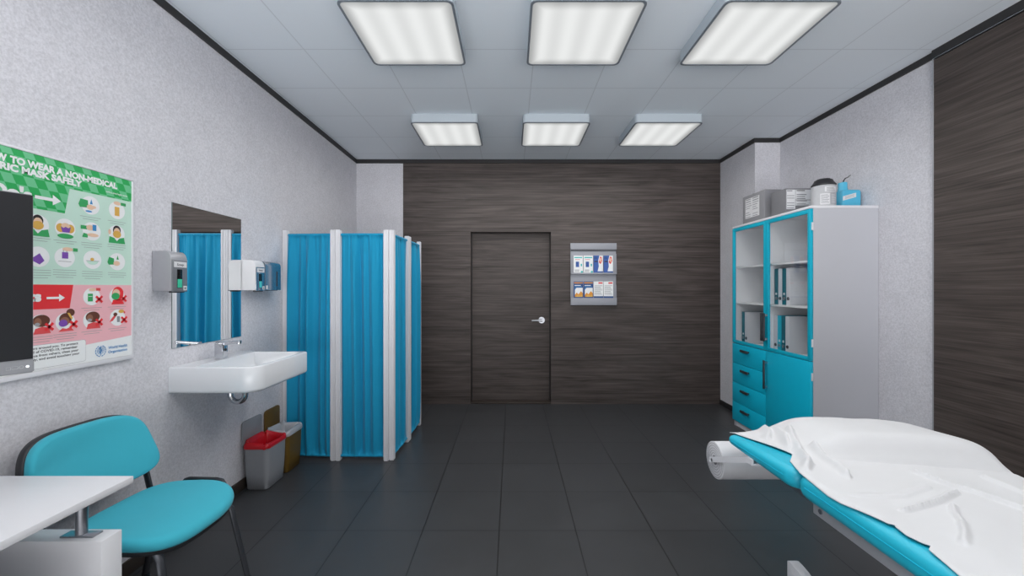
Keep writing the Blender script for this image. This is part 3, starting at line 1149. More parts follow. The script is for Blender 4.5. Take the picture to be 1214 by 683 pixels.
# ------------------------------------------------------------------ washbasin with tap and trap
def make_basin():
    y0, y1, xf, zt, zb = 2.226, 2.806, -1.424, .983, .837
    xb = XL + .001
    r = thing('washbasin', 'white wall-hung washbasin with chrome tap and siphon below the mirror', 'washbasin', ((xb + xf) / 2, 2.515, zb))

    def outline(x0, x1, ya, yb, rad, n=8):
        pts = [(x0, ya)]
        for rq, sy, t0 in ((rad, 1, -90), (rad * .35, -1, 0)):
            cx, cy = x1 - rq, (ya + rq) if sy > 0 else (yb - rq)
            for k in range(n + 1):
                t = math.radians(t0 + 90 * k / n)
                pts.append((cx + rq * math.cos(t), cy + rq * math.sin(t)))
        pts.append((x0, yb))
        # densify the straight back edge
        return pts

    def inner(x0, x1, ya, yb, rad, n=8):
        """same number of points, all four corners rounded a little at the back"""
        pts = [(x0, ya)]
        for cx, cy, t0 in ((x1 - rad, ya + rad, -90), (x1 - rad, yb - rad, 0)):
            for k in range(n + 1):
                t = math.radians(t0 + 90 * k / n)
                pts.append((cx + rad * math.cos(t), cy + rad * math.sin(t)))
        pts.append((x0, yb))
        return pts
    Z = lambda ps, z: [(x, y, z) for x, y in ps]
    b = B()
    t = .022
    xl = xb + .125
    rings = [Z(outline(xb, xf - .012, y0 + .010, y1 - .010, .085), zb),
             Z(outline(xb, xf - .002, y0 + .002, y1 - .002, .088), zb + .008),
             Z(outline(xb, xf, y0, y1, .088), zb + .018),
             Z(outline(xb, xf, y0, y1, .088), zt - .008),
             Z(outline(xb, xf - .003, y0 + .003, y1 - .003, .085), zt - .002),
             Z(outline(xb, xf - .008, y0 + .008, y1 - .008, .080), zt),
             Z(inner(xl, xf - t, y0 + t + .008, y1 - t - .008, .068), zt),
             Z(inner(xl + .003, xf - t - .004, y0 + t + .012, y1 - t - .012, .064), zt - .006),
             Z(inner(xl + .015, xf - t - .020, y0 + t + .03, y1 - t - .03, .06), zt - .075),
             Z(inner(xl + .05, xf - t - .05, y0 + t + .065, y1 - t - .065, .05), zt - .100)]
    b.loft(rings, None, True)
    b.build('basin', 'ceramic', r, angle=45)
    b = B()
    b.lathe((-1.60, 2.515, zt - .0995), [(.0, 0), (.028, 0), (.030, .003), (.022, .005), (.0, .004)], 24)
    b.build('drain', 'chrome', r)
    # tap: upright block with sensor eye and a slim lever reaching over the bowl
    tx, ty = -1.826, 2.515
    B().box(tx - .026, tx + .026, ty - .024, ty + .024, zt, zt + .098, .005).build('tap', 'chrome', r)
    tap = r.children[-1]
    b = B()
    b.prism([(tx + .0, zt + .078), (tx + .118, zt + .098), (tx + .122, zt + .108), (tx + .118, zt + .112), (tx - .026, zt + .104), (tx - .026, zt + .095)], 1, ty - .015, ty + .015, None, .003)
    b.build('lever', 'chrome', tap)
    b = B()
    b.cyl((tx + .112, ty, zt + .093), (tx + .112, ty, zt + .112), .014, 20)
    b.build('spout_tip', 'chrome', tap)
    b = B()
    b.lathe((0, 0, 0), [(.0, .0), (.009, 0), (.009, .003), (.0, .003)], 16)
    bmesh.ops.rotate(b.bm, verts=b.bm.verts, cent=(0, 0, 0), matrix=Matrix.Rotation(math.radians(90), 3, 'Y'))
    bmesh.ops.translate(b.bm, verts=b.bm.verts, vec=(tx + .0255, ty, zt + .055))
    b.build('sensor', 'black_plastic', tap)
    # siphon
    b = B()
    x1, x0 = -1.675, -1.768
    yc = 2.515
    path = [(x1, yc, zb + .03), (x1, yc, zb - .060)]
    cxm, rad = (x0 + x1) / 2, (x1 - x0) / 2
    for k in range(1, 13):
        a = math.pi * k / 12
        path.append((cxm + rad * math.cos(a), yc, zb - .060 - rad * math.sin(a)))
    path += [(x0, yc, zb - .030), (x0, yc, zb - .006), (x0 - .006, yc, zb + .006), (x0 - .02, yc, zb + .013), (x0 - .04, yc, zb + .014), (XL + .004, yc, zb + .014)]
    path = [(x, y, z - .020) if i > 0 else (x, y, z) for i, (x, y, z) in enumerate(path)]
    b.tube(path, .0165, 16)
    b.cyl((x1, yc, zb - .03), (x1, yc, zb - .008), .023, 20)
    b.cyl((x0, yc, zb - .045), (x0, yc, zb - .022), .023, 20)
    b.cyl((XL + .001, yc, zb - .006), (XL + .012, yc, zb - .006), .034, 24)
    b.build('siphon', 'chrome', r)
    return r


make_basin()


# ------------------------------------------------------------------ dispensers
def make_soap(y0, label, body, front, liquid, word):
    w, d, h, z0 = .108, .100, .214, 1.409
    xb = XL + .001
    r = thing('soap_dispenser', label, 'soap dispenser', (xb + d / 2, y0 + w / 2, z0), 'wall dispensers around the mirror')
    pr = [(xb, z0), (xb + d * .96, z0)]
    pr += [(xb + d, z0 + .004), (xb + d, z0 + h - .045)]
    for k in range(1, 7):
        a = math.radians(90 * k / 6)
        pr.append((xb + d - .032 * (1 - math.cos(a)), z0 + h - .045 + .045 * math.sin(a)))
    pr.append((xb, z0 + h))
    b = B()
    b.prism(pr, 1, y0, y0 + w, None, .004)
    b.build('body', body, r, angle=30)
    xf = xb + d
    b = B()
    b.box(xf - .003, xf + .005, y0 + .004, y0 + w - .004, z0 - .004, z0 + h - .048, .004)
    b.build('front_cover', front, r)
    xs = xf + .005
    B().box(xs - .002, xs + .0012, y0 + .014, y0 + w - .012, z0 + .128, z0 + .158).build('name_plate', 'label', r)
    npl = r.children[-1]
    b = B()
    add_text(b, word, (xs + .0017, y0 + .032, z0 + .137), (0, 1, 0), (0, 0, 1), width=.044, height=.012, mat='ink')
    b.build('lettering', None, npl)
    B().box(xs - .002, xs + .001, y0 + .034, y0 + .068, z0 + .016, z0 + .117, .0006).build('level_window', 'window_dark', r)
    win = r.children[-1]
    B().box(xs - .001, xs + .0016, y0 + .036, y0 + .066, z0 + .018, z0 + .064, .0004).build('liquid', liquid, win)
    B().box(xs - .002, xs + .001, y0 + .076, y0 + .098, z0 + .004, z0 + .028).build('icon_label', 'label', r)
    B().box(xs + .0005, xs + .0014, y0 + .081, y0 + .093, z0 + .008, z0 + .021).build('icon', 'grey_ink', r.children[-1])
    b = B()
    b.box(xf - .03, xf + .002, y0 + .02, y0 + w - .02, z0 - .010, z0 - .0005, .003)
    b.build('push_lever', 'black_plastic', r)
    return r


make_soap(2.124, 'silver grey soap dispenser with green soap left of the mirror', 'silver', 'disp_grey', 'soap_green', 'Soap')
make_soap(2.822, 'white sided dispenser with cyan liquid between mirror and towel dispenser', 'disp_white', 'disp_front', 'soap_cyan', 'Antiseptic')
r = thing('paper_towel_dispenser', 'curved steel paper towel dispenser beside the folding screen', 'paper towel dispenser', (XL + .06, 3.045, 1.409), 'wall dispensers around the mirror')
y0, y1, z0, z1, xb = 2.938, 3.165, 1.409, 1.622, XL + .001
b = B()
pr = []
for k in range(9):
    a = math.radians(90 * k / 8)
    pr.append((xb + .098 + .012 * math.sin(math.pi * min(k, 4) / 8) , y0 + .0 + .004 * k))
pr = [(xb, y0), (xb + .100, y0)] + [(xb + .100 + .012 * math.sin(math.pi * k / 12), y0 + (y1 - y0 - .04) * k / 12) for k in range(1, 12)]
pr += [(xb + .100 - .04 * (1 - math.cos(math.radians(a))), y1 - .04 + .04 * math.sin(math.radians(a))) for a in range(0, 91, 15)] + [(xb, y1)]
rings = [[(x, y, z0) for x, y in pr], [(x, y, z1 - .035) for x, y in pr]]
for k in range(1, 6):
    a = math.radians(90 * k / 5)
    q = .028 * (1 - math.cos(a))
    rings.append([(max(xb, x - q * (x - xb) / .1), y, z1 - .035 + .035 * math.sin(a)) for x, y in pr])
b.loft(rings)
b.build('cover', 'disp_front', r, angle=50)
b = B()
b.prism([(3.061, 1.438), (3.069, 1.438), (3.069, 1.545), (3.065, 1.552), (3.061, 1.545)], 0, xb + .108, xb + .1128)
b.build('level_slot', 'black_plastic', r)
B().box(xb + .095, xb + .1045, 2.946, 2.972, 1.416, 1.444).build('icon_label', 'label', r)
b = B()
b.box(xb + .02, xb + .085, y0 + .03, y1 - .05, z0 - .004, z0 + .001)
b.build('towel_slot', 'black_plastic', r)


# ------------------------------------------------------------------ poster on the left wall
PY0, PY1, PZ0, PZ1 = 1.372, 2.004, 1.073, 1.966
PX = XL + .0150
r = thing('safety_poster', 'framed green and pink safety poster about fabric masks on the left wall', 'poster', (XL, (PY0 + PY1) / 2, PZ0))
b = B()
f = .010
b.box(XL + .001, XL + .019, PY0, PY1, PZ0, PZ0 + .020, .002)
b.box(XL + .001, XL + .019, PY0, PY1, PZ1 - f, PZ1, .002)
b.box(XL + .001, XL + .019, PY0, PY0 + f, PZ0 + .020, PZ1 - f, .002)
b.box(XL + .001, XL + .019, PY1 - f, PY1, PZ0 + .020, PZ1 - f, .002)
b.build('frame', 'white_paint', r)


def pq(b, pts, lay, m):
    b.faces([(PX + .0004 * lay, y, z) for y, z in pts], [tuple(range(len(pts)))], m)


def pell(b, y, z, ry, rz, lay, m, a0=0, a1=360, n=28):
    pts = [(y + ry * math.cos(math.radians(a0 + (a1 - a0) * k / n)), z + rz * math.sin(math.radians(a0 + (a1 - a0) * k / n))) for k in range(n + (0 if a1 - a0 == 360 else 1))]
    pq(b, pts, lay, m)


def prect(b, y0, y1, z0, z1, lay, m):
    pq(b, [(y0, z0), (y1, z0), (y1, z1), (y0, z1)], lay, m)


b = B()
b.box(XL + .002, PX, PY0 + f, PY1 - f, PZ0 + .02, PZ1 - f, 0, 'p_white')
b.build('backing_sheet', None, r)
b = B()
prect(b, PY0 + f, PY1 - f, 1.439, PZ1 - f, 1, 'p_mint')
b.build('mint_panel', None, r)
b = B()
pq(b, [(PY0 + f, 1.120), (1.775, 1.172), (PY1 - f, 1.190), (PY1 - f, 1.439), (PY0 + f, 1.439)], 1, 'p_pink')
b.build('pink_panel', None, r)
b = B()
pq(b, [(PY0 + f, PZ1 - f), (PY1 - f, PZ1 - f), (PY1 - f, 1.853), (1.716, 1.850), (1.697, 1.741), (PY0 + f, 1.741)][::-1], 2, 'green_checks')
b.build('green_header', None, r)
b = B()
pq(b, [(PY0 + f, 1.439), (PY0 + f, 1.339), (1.716, 1.339), (1.730, 1.439)], 2, 'p_red')
b.build('red_banner', None, r)


def arrow(b, y0, y1, z, th, hd, m, lay):
    prect(b, y0, y1 - hd, z - th / 2, z + th / 2, lay, m)
    pq(b, [(y1 - hd, z - hd * .72), (y1, z), (y1 - hd, z + hd * .72)], lay, m)


b = B()
arrow(b, 1.590, 1.682, 1.788, .013, .030, 'p_white', 4)
b.build('printed_arrow', None, r)
b = B()
arrow(b, 1.630, 1.697, 1.384, .009, .022, 'p_white', 4)
b.build('printed_arrow', None, r)
UY, VZ = (0, 1, 0), (0, 0, 1)
b = B()
T = lambda s, y, z, w, h, m='p_white', bold=.055: add_text(b, s, (PX + .0018, y, z), UY, VZ, w, h, m, bold)
T('HOW', 1.428, 1.900, .074, .0265)
T('TO WEAR A NON-MEDICAL', 1.511, 1.900, .410, .0265)
T('FABRIC', 1.418, 1.869, .119, .0265)
T('MASK SAFELY', 1.547, 1.869, .218, .0265)
b.build('title_lettering', None, r)
b = B()
T('who.int/epi-win', 1.868, 1.872, .104, .0085, 'p_white', .01)
b.build('web_lettering', None, r)
b = B()
T("Do's", 1.452, 1.768, .129, .050)
b.build('banner_lettering', None, r)
b = B()
T("Don'ts", 1.452, 1.373, .160, .042)
b.build('banner_lettering', None, r)
b = B()
pts = []
for cy, cz, a0 in ((1.770, 1.186, 0), (1.395, 1.186, 90), (1.395, 1.112, 180), (1.770, 1.112, 270)):
    pts += [(cy + .010 * math.cos(math.radians(a0 + 18 * k)), cz + .010 * math.sin(math.radians(a0 + 18 * k))) for k in range(6)]
pq(b, [(1.5825 + (y - 1.5825) * 1.005, 1.149 + (z - 1.149) * 1.02) for y, z in pts], 2, 'grey_ink')
pq(b, pts, 3, 'p_white')
for k, (s, w) in enumerate((('A fabric mask can protect others around you. To protect', .352), ('yourself and prevent the spread of COVID-19, remember', .350),
                            ('to keep at least 1 metre distance from others, clean your', .354), ('hands frequently and thoroughly, and avoid touching your', .358), ('face and mask.', .09))):
    add_text(b, s, (PX + .0018, 1.396, 1.180 - .0148 * k), UY, VZ, w, .0095, 'ink', .02)
b.build('advice_box', None, r)
# emblem and organisation lettering
b = B()
ey, ez = 1.845, 1.135
for k in range(2):
    sg = -1 if k else 1
    for j in range(6):
        a = math.radians(-70 + 26 * j)
        cy, cz = ey + sg * .0225 * math.cos(a), ez + .0245 * math.sin(a)
        an = a + math.radians(100)
        du, dv = .0062 * math.cos(an), .0062 * math.sin(an)
        pq(b, [(cy + sg * du, cz + dv), (cy + sg * (-dv * .38), cz + du * .38), (cy - sg * du, cz - dv), (cy + sg * (dv * .38), cz - du * .38)], 3, 'p_blue')
for rad in (.0165, .0112, .006):
    n = 32
    ps = [(ey + rr * math.cos(2 * math.pi * k / n), ez + .002 + rr * math.sin(2 * math.pi * k / n)) for rr in (rad, rad - .0014) for k in range(n)]
    b.faces([(PX + .0012, y, z) for y, z in ps], [(k, (k + 1) % n, n + (k + 1) % n, n + k) for k in range(n)], 'p_blue')
for a in (0, 45, 90, 135):
    c, s_ = math.cos(math.radians(a)), math.sin(math.radians(a))
    L, wd = .0165, .0006
    pq(b, [(ey - L * c - wd * s_, ez + .002 - L * s_ + wd * c), (ey + L * c - wd * s_, ez + .002 + L * s_ + wd * c), (ey + L * c + wd * s_, ez + .002 + L * s_ - wd * c), (ey - L * c + wd * s_, ez + .002 - L * s_ - wd * c)], 4, 'p_blue')
pq(b, [(ey - .0012, ez - .022), (ey + .0012, ez - .022), (ey + .0012, ez + .024), (ey - .0012, ez + .024)], 5, 'p_blue')
for y, z in ((-.003, .012), (.003, .004), (-.003, -.005), (-.005, .016)):
    pell(b, ey + y, ez + z, .0034, .0028, 5, 'p_blue', n=10)
b.build('emblem', None, r)
b = B()
add_text(b, 'World Health', (PX + .0018, 1.879, 1.1385), UY, VZ, .092, .0125, 'p_blue', .015)
add_text(b, 'Organization', (PX + .0018, 1.879, 1.1185), UY, VZ, .092, .0125, 'p_blue', .015)
b.build('organisation_lettering', None, r)


def cross_mark(b, y, z, s):
    for sg in (1, -1):
        w = s * .26
        a = s * .72
        pq(b, [(y - a - w * .7, z - sg * (a - w * .7)), (y - a + w * .7, z - sg * (a + w * .7)), (y + a + w * .7, z + sg * (a - w * .7)), (y + a - w * .7, z + sg * (a + w * .7))], 8, 'p_red')


def caption(b, y, z, w, n):
    for k in range(n):
        ww = w * (1 - .25 * (k == n - 1))
        prect(b, y - ww / 2, y + ww / 2, z - .0102 * k - .0008, z - .0102 * k + .0008, 3, 'p_caption')


def picture(y, z, rr, kind, caps):
    b = B()
    pell(b, y, z, rr * .95, rr, 3, 'p_white', n=36)
    e = lambda dy, dz, ry, rz, lay, m, a0=0, a1=360: pell(b, y + dy * rr, z + dz * rr, ry * rr, rz * rr, lay, m, a0, a1, 20)
    q = lambda pts, lay, m: pq(b, [(y + u * rr, z + v * rr) for u, v in pts], lay, m)
    R = lambda u0, u1, v0, v1, lay, m: q([(u0, v0), (u1, v0), (u1, v1), (u0, v1)], lay, m)
    if kind == 'wash':
        q([(-1.25, -.05), (-1.05, .55), (-.3, .5), (-.25, -.3), (-1.1, -.35)], 4, 'p_green')
        e(-.05, -.2, .38, .28, 5, 'p_skin')
        e(.25, -.15, .3, .16, 6, 'p_skin')
        q([(-.1, .15), (.22, .15), (.06, .7)], 4, 'p_blue')
        e(-.2, -.68, .35, .1, 4, 'p_blue')
    elif kind == 'wash2':
        q([(-1.15, -.1), (-.95, .5), (-.4, .35), (-.35, -.35), (-1.0, -.4)], 4, 'p_green')
        e(-.08, -.2, .38, .28, 5, 'p_skin')
        q([(-.1, .25), (.18, .25), (.04, .75)], 4, 'p_green')
    elif kind == 'hold':
        R(-.28, .28, -.62, .42, 4, 'p_yellow')
        R(-.24, .24, .42, .55, 4, 'p_white')
        e(.0, .85, .42, .22, 5, 'p_skin')
        R(.42, 1.05, .68, 1.02, 5, 'p_green')
    elif kind in ('face_y', 'face_y2'):
        e(0, .42, .46, .56, 4, 'p_hair')
        e(0, .2, .38, .5, 5, 'p_skin')
        e(0, -.05, .48, .42, 6, 'p_yellow')
        q([(-.95, -1.1), (-.85, -.35), (-.3, -.5), (0, -.85), (.3, -.5), (.85, -.35), (1.0, -1.1)], 4, 'p_green')
        e(-.85, .15, .16, .3, 5, 'p_skin')
    elif kind == 'hands_face':
        e(-.45, 0, .4, .45, 4, 'p_yellow')
        e(.45, 0, .4, .45, 4, 'p_yellow')
        q([(-.45, .15), (-.2, .02), (0, .15), (.25, .05), (.5, .2), (.35, -.42), (-.3, -.42)], 6, 'p_purple')
        e(0, -.8, .75, .25, 5, 'p_green')
        e(0, .25, .4, .3, 5, 'p_skin')
    elif kind == 'gel':
        R(-1.15, -.5, .15, .55, 4, 'p_green')
        e(-.2, .38, .4, .3, 5, 'p_skin')
        R(.05, .45, .1, .75, 6, 'p_blue')
        q([(-1.0, -.7), (-.45, -.75), (-.4, -.35), (-.85, -.25)], 4, 'p_green')
        e(.1, -.4, .6, .2, 5, 'p_skin')
    elif kind == 'bag':
        R(-.28, .3, -.1, .55, 5, 'p_purple')
        R(-.18, -.12, .55, .85, 4, 'grey_ink')
        R(.14, .20, .55, .85, 4, 'grey_ink')
        e(.25, .88, .5, .2, 6, 'p_skin')
        R(.75, 1.2, .7, 1.05, 6, 'p_green')
        R(-.6, .6, -.42, -.38, 4, 'grey_ink')
    elif kind == 'bowl':
        e(0, -.1, .62, .45, 4, 'p_mint', 180, 360)
        e(-.05, .05, .2, .18, 5, 'p_yellow')
        R(-.7, .7, -.14, -.1, 5, 'grey_ink')
    elif kind == 'corner':
        q([(-.7, -.3), (.1, .35), (.5, -.35), (.1, -.75)], 4, 'p_purple')
    elif kind == 'x_hold':
        R(-.45, .1, -.55, .35, 4, 'p_green')
        R(-.38, .02, .0, .06, 5, 'p_white')
        e(.05, .8, .4, .18, 5, 'p_skin')
        R(.45, .95, .68, 1.0, 5, 'p_coral')
    elif kind == 'x_scarf':
        e(.1, .3, .72, .85, 4, 'p_red')
        e(-.1, .35, .46, .52, 5, 'p_skin')
        e(-.2, .0, .5, .42, 6, 'p_green')
        q([(-.7, -1.0), (-.5, -.45), (.6, -.4), (.9, -1.0)], 4, 'p_red')
    elif kind == 'x_bun':
        e(.5, 1.0, .42, .42, 4, 'p_brown')
        e(0, .35, .62, .62, 5, 'p_brown')
        q([(.15, .98), (.4, .95), (.72, .35), (.55, .25)], 6, 'p_yellow')
        e(-.1, .05, .46, .50, 6, 'p_face')
        e(-.25, -.12, .42, .38, 7, 'p_purple')
        q([(-.7, -1.02), (-.3, -.65), (.1, -.75), (.5, -.6), (.85, -1.0)], 4, 'p_coral')
    elif kind in ('x_open', 'x_open2'):
        e(.1, .35, .78, .62, 4, 'p_brown')
        e(-.22, .22, .34, .44, 5, 'p_face')
        e(-.28, .0, .24, .18, 7, 'silver')
        q([(-.6, -1.0), (-.45, -.45), (.2, -.25), (.75, -.4), (.95, -1.0)], 5, 'p_coral')
    elif kind == 'x_share':
        R(-.1, .25, -.55, .15, 5, 'grey_ink')
        q([(-1.0, -.5), (-.8, -.1), (-.25, .5), (-.1, .3), (-.6, -.35)], 4, 'p_coral')
        e(-.3, .42, .25, .22, 5, 'p_brown')
        e(.45, .75, .35, .22, 4, 'p_yellow')
        e(.85, .6, .12, .14, 4, 'p_coral')
    if kind.startswith('x_'):
        cross_mark(b, y + .78 * rr, z - .32 * rr, rr * .5)
    caption(b, y, z - rr * 1.30, .088, caps)
    b.build('illustration', None, r)


for y, z, k, c in ((1.801, 1.796, 'wash', 2), (1.921, 1.796, 'hold', 2), (1.600, 1.678, 'face_y2', 2), (1.699, 1.678, 'hands_face', 2), (1.806, 1.680, 'gel', 3), (1.920, 1.684, 'face_y', 3),
                   (1.602, 1.550, 'corner', 4), (1.697, 1.554, 'bag', 4), (1.809, 1.552, 'bowl', 4), (1.922, 1.551, 'wash2', 3)):
    picture(y, z, .041, k, c)
for y, z, k, c in ((1.806, 1.386, 'x_hold', 2), (1.921, 1.386, 'x_scarf', 2), (1.608, 1.279, 'x_open2', 3), (1.699, 1.281, 'x_bun', 3), (1.806, 1.281, 'x_open', 2), (1.924, 1.283, 'x_share', 2)):
    picture(y, z, .039, k, c)


# ------------------------------------------------------------------ desk
def make_desk():
    r = thing('desk', 'white desk with a slab leg and steel standoffs along the left wall', 'desk', (-1.64, .85, 0))
    B().box(-1.897, -1.340, .22, 1.420, .735, .760, .003).build('desktop', 'white_lam', r)
    for y0, y1 in ((1.327, 1.397), (.26, .332)):
        B().box(-1.885, -1.359, y0, y1, .0, .585, .003).build('slab_leg', 'white_lam', r)
        for x in (-1.463, -1.79):
            yc = (y0 + y1) / 2
            b = B()
            b.box(x - .056, x + .056, yc - .018, yc + .018, .585, .591, .002)
            b.cyl((x, yc, .591), (x, yc, .729), .016, 20)
            b.box(x - .04, x + .04, yc - .02, yc + .02, .729, .735, .001)
            b.build('standoff', 'steel', r)
    B().box(-1.88, -1.39, .45, 1.16, .03, .53, .004).build('shade_block', 'white_lam', r)  # unseen drawer unit, added to shade the front of the slab leg
    for k in range(3):
        B().box(-1.39, -1.372, .46, 1.15, .04 + .163 * k, .197 + .163 * k, .003).build('drawer', 'white_lam', r)  # drawer fronts of the added, unseen shading unit
    B().box(-1.86, -1.42, .47, 1.14, 0, .03).build('plinth', 'black_plastic', r)  # base of the same added unit, out of view
    return r


make_desk()

# display on the desk
d = Vector((.376, .926, 0)).normalized()
n = Vector((d.y, -d.x, 0))
E0 = Vector((-1.490, 1.250, 0))
MW, MZ0, MZ1 = .90, 1.163, 1.716
mid = E0 - d * (MW / 2)
r = thing('computer_display', 'large dark computer display on a stand at the left wall desk', 'computer display', (mid.x, mid.y, .7605))


def mon_box(b, s0, s1, z0, z1, d0, d1, bev=0.0):
    """box along the display: s from its right-hand edge, depth from the front face backwards"""
    vs = []
    for s_ in (s0, s1):
        for w in (d0, d1):
            for z in (z0, z1):
                p = E0 - d * s_ - n * w
                vs.append((p.x, p.y, z))
    bv, bf = b.faces(vs, [(0, 1, 3, 2), (4, 6, 7, 5), (0, 4, 5, 1), (2, 3, 7, 6), (0, 2, 6, 4), (1, 5, 7, 3)])
    if bev:
        bmesh.ops.bevel(b.bm, geom=list({e for f_ in bf for e in f_.edges}), offset=bev, segments=2, affect='EDGES', clamp_overlap=True)


b = B()
mon_box(b, 0, MW, MZ0, MZ1, .004, .040, .004)
b.build('housing', 'bezel', r)
b = B()
mon_box(b, .0025, MW - .0025, MZ0 + .042, MZ1 - .003, .0025, .006)
b.build('screen', 'screen', r)
b = B()
mon_box(b, 0, MW, MZ0, MZ0 + .041, 0, .010, .003)
chin = b.build('chin_bezel', 'bezel', r)
zc = MZ0 + .020


def icon_ring(sc, pts, closed=True):
    b = B()
    ps = []
    for du, dz in pts:
        p = E0 - d * (sc + du) + n * .0004
        ps.append((p.x, p.y, zc + dz))
    if closed:
        ps.append(ps[0])
    b.tube(ps, .0005, 6)
    b.build('button_icon', 'icon', chin)


for sc, shp in ((.027, [(.0045 * math.cos(k * math.pi / 4 + .39), .0045 * math.sin(k * math.pi / 4 + .39)) for k in range(8)]), (.040, [(-.006, -.004), (.006, -.004), (.006, .004), (-.006, .004)]),
                (.053, [(-.0045, -.0045), (.0045, -.0045), (.0045, .003), (-.0045, .003)])):
    icon_ring(sc, shp)
b = B()
c = E0 - d * .0145
b.cyl(tuple(c + Vector((0, 0, zc)) - n * .001), tuple(c + Vector((0, 0, zc)) + n * .0006), .0038, 16)
b.build('power_light', 'led', chin)
b = B()
p = mid - n * .06
b.lathe((p.x, p.y, .7605), [(.11, 0), (.115, .004), (.112, .012), (.0, .012)], 40)
b.cyl((p.x, p.y, .77), (p.x, p.y, 1.42), .020, 20)
q = mid - n * .036
b.tube([(p.x, p.y, 1.40), (q.x, q.y, 1.40)], .03, 16)
b.build('stand', 'dark_steel', r)


# ------------------------------------------------------------------ visitor chair (built facing +x about its own origin, then placed)
def make_chair():
    r = thing('visitor_chair', 'teal upholstered visitor chair with dark tube legs beside the white desk', 'chair', (0, 0, 0))
    hx, hy = .232, .250

    def dseat(x, y, z):
        fr = max(0.0, (x - .05) / .18)
        z2 = z - .030 * fr ** 2 + .012 * abs(y / hy) ** 2.5 - .006
        rear = max(0.0, (-x - .02) / .21)
        z2 += .016 * rear ** 2
        w = 1 - .10 * max(0, -x / hx)
        if x < 0:
            x *= .86
        return (x + .012 * (1 - (y / hy) ** 2) * max(0, x / hx), y * w, z2)
    b = B()
    b.slab(superell(hx, hy, 3.3, 72), round_profile(.418, .472, .024, 5), dseat)
    b.build('seat', 'teal_fabric', r, angle=60)
    b = B()
    b.slab(superell(hx - .012, hy - .012, 3.3, 72), [(0.03, .398), (0.004, .402), (0, .409), (0, .420)], dseat)
    b.build('seat_shell', 'black_plastic', r, angle=60)
    # backrest
    bu, bv = .236, .153
    ang = math.radians(12)
    cz = .703

    def place(u, v, w, off):
        # u across, v up, w outwards to the front
        wrap = .042 * (u / bu) ** 2
        x = off + w + wrap - .012 * (1 - (v / bv) ** 2) * 0
        zz = v
        X = -.232 + x * math.cos(ang) - zz * math.sin(ang)
        Z = cz + zz * math.cos(ang) + x * math.sin(ang) * .3
        return (X, u - .088, Z)

    def outl(a, c, e, taper):
        base = superell(a, c, e, 72)

        def f(inset, sc):
            return [(x * (1 - taper * (y / c if c else 0)), y) for x, y in base(inset, sc)]
        return f
    b = B()
    b.slab(outl(bu, bv, 4.2, .13), round_profile(-.004, .040, .018, 5), lambda x, y, z: place(x, y, z, 0))
    b.build('backrest', 'teal_fabric', r, angle=60)
    b = B()
    b.slab(outl(bu + .004, bv + .003, 4.2, .13), round_profile(-.032, .004, .014, 4), lambda x, y, z: place(x, y, z, 0))
    b.build('back_shell', 'black_plastic', r, angle=60)
    # uprights
    for sy in (-1, 1):
        b = B()
        yv = sy * .170 + (0 if sy > 0 else -.08)
        b.tube([(-.262, yv, .700), (-.246, yv, .640), (-.222, yv, .535), (-.206, yv, .470), (-.190, yv, .425), (-.160, yv, .400), (-.05, yv, .392)], .016, 14, None, .008)
        b.build('back_support', 'black_metal', r)
    # legs
    for sx in (-1, 1):
        for sy in (-1, 1):
            b = B()
            xt, xo = (.185, .262) if sx > 0 else (-.170, -.262)
            b.tube([(xt - .05 * sx, sy * .175, .392), (xt - .01 * sx, sy * .18, .388), (xt + .010 * sx, sy * .184, .365), (xt + .02 * sx, sy * .187, .31), (xo, sy * .205, .016)], .0165, 16, None, .0095)
            leg = b.build('leg', 'dark_steel', r)
            b = B()
            b.tube([(xo - .002 * sx, sy * .2045, .026), (xo, sy * .205, .0)], [.019, .020], 16, None, .013)
            b.build('foot_cap', 'black_plastic', leg)
    for xx in (-.11, .12):
        b = B()
        b.tube([(xx, -.185, .392), (xx, .185, .392)], .0105, 12)
        b.build('crossbar', 'black_metal', r)
    b = B()
    b.tube([(-.13, .18, .40), (-.13, .235, .41), (-.125, .254, .435), (-.10, .256, .462), (-.08, .256, .468), (.06, .256, .468), (.09, .256, .462), (.11, .254, .435), (.115, .235, .41), (.115, .18, .40)], .010, 12)
    b.build('side_bracket', 'black_metal', r)
    r.location = (-1.552, 1.752, 0)
    r.rotation_euler = (0, 0, math.radians(-3))
    return r


make_chair()


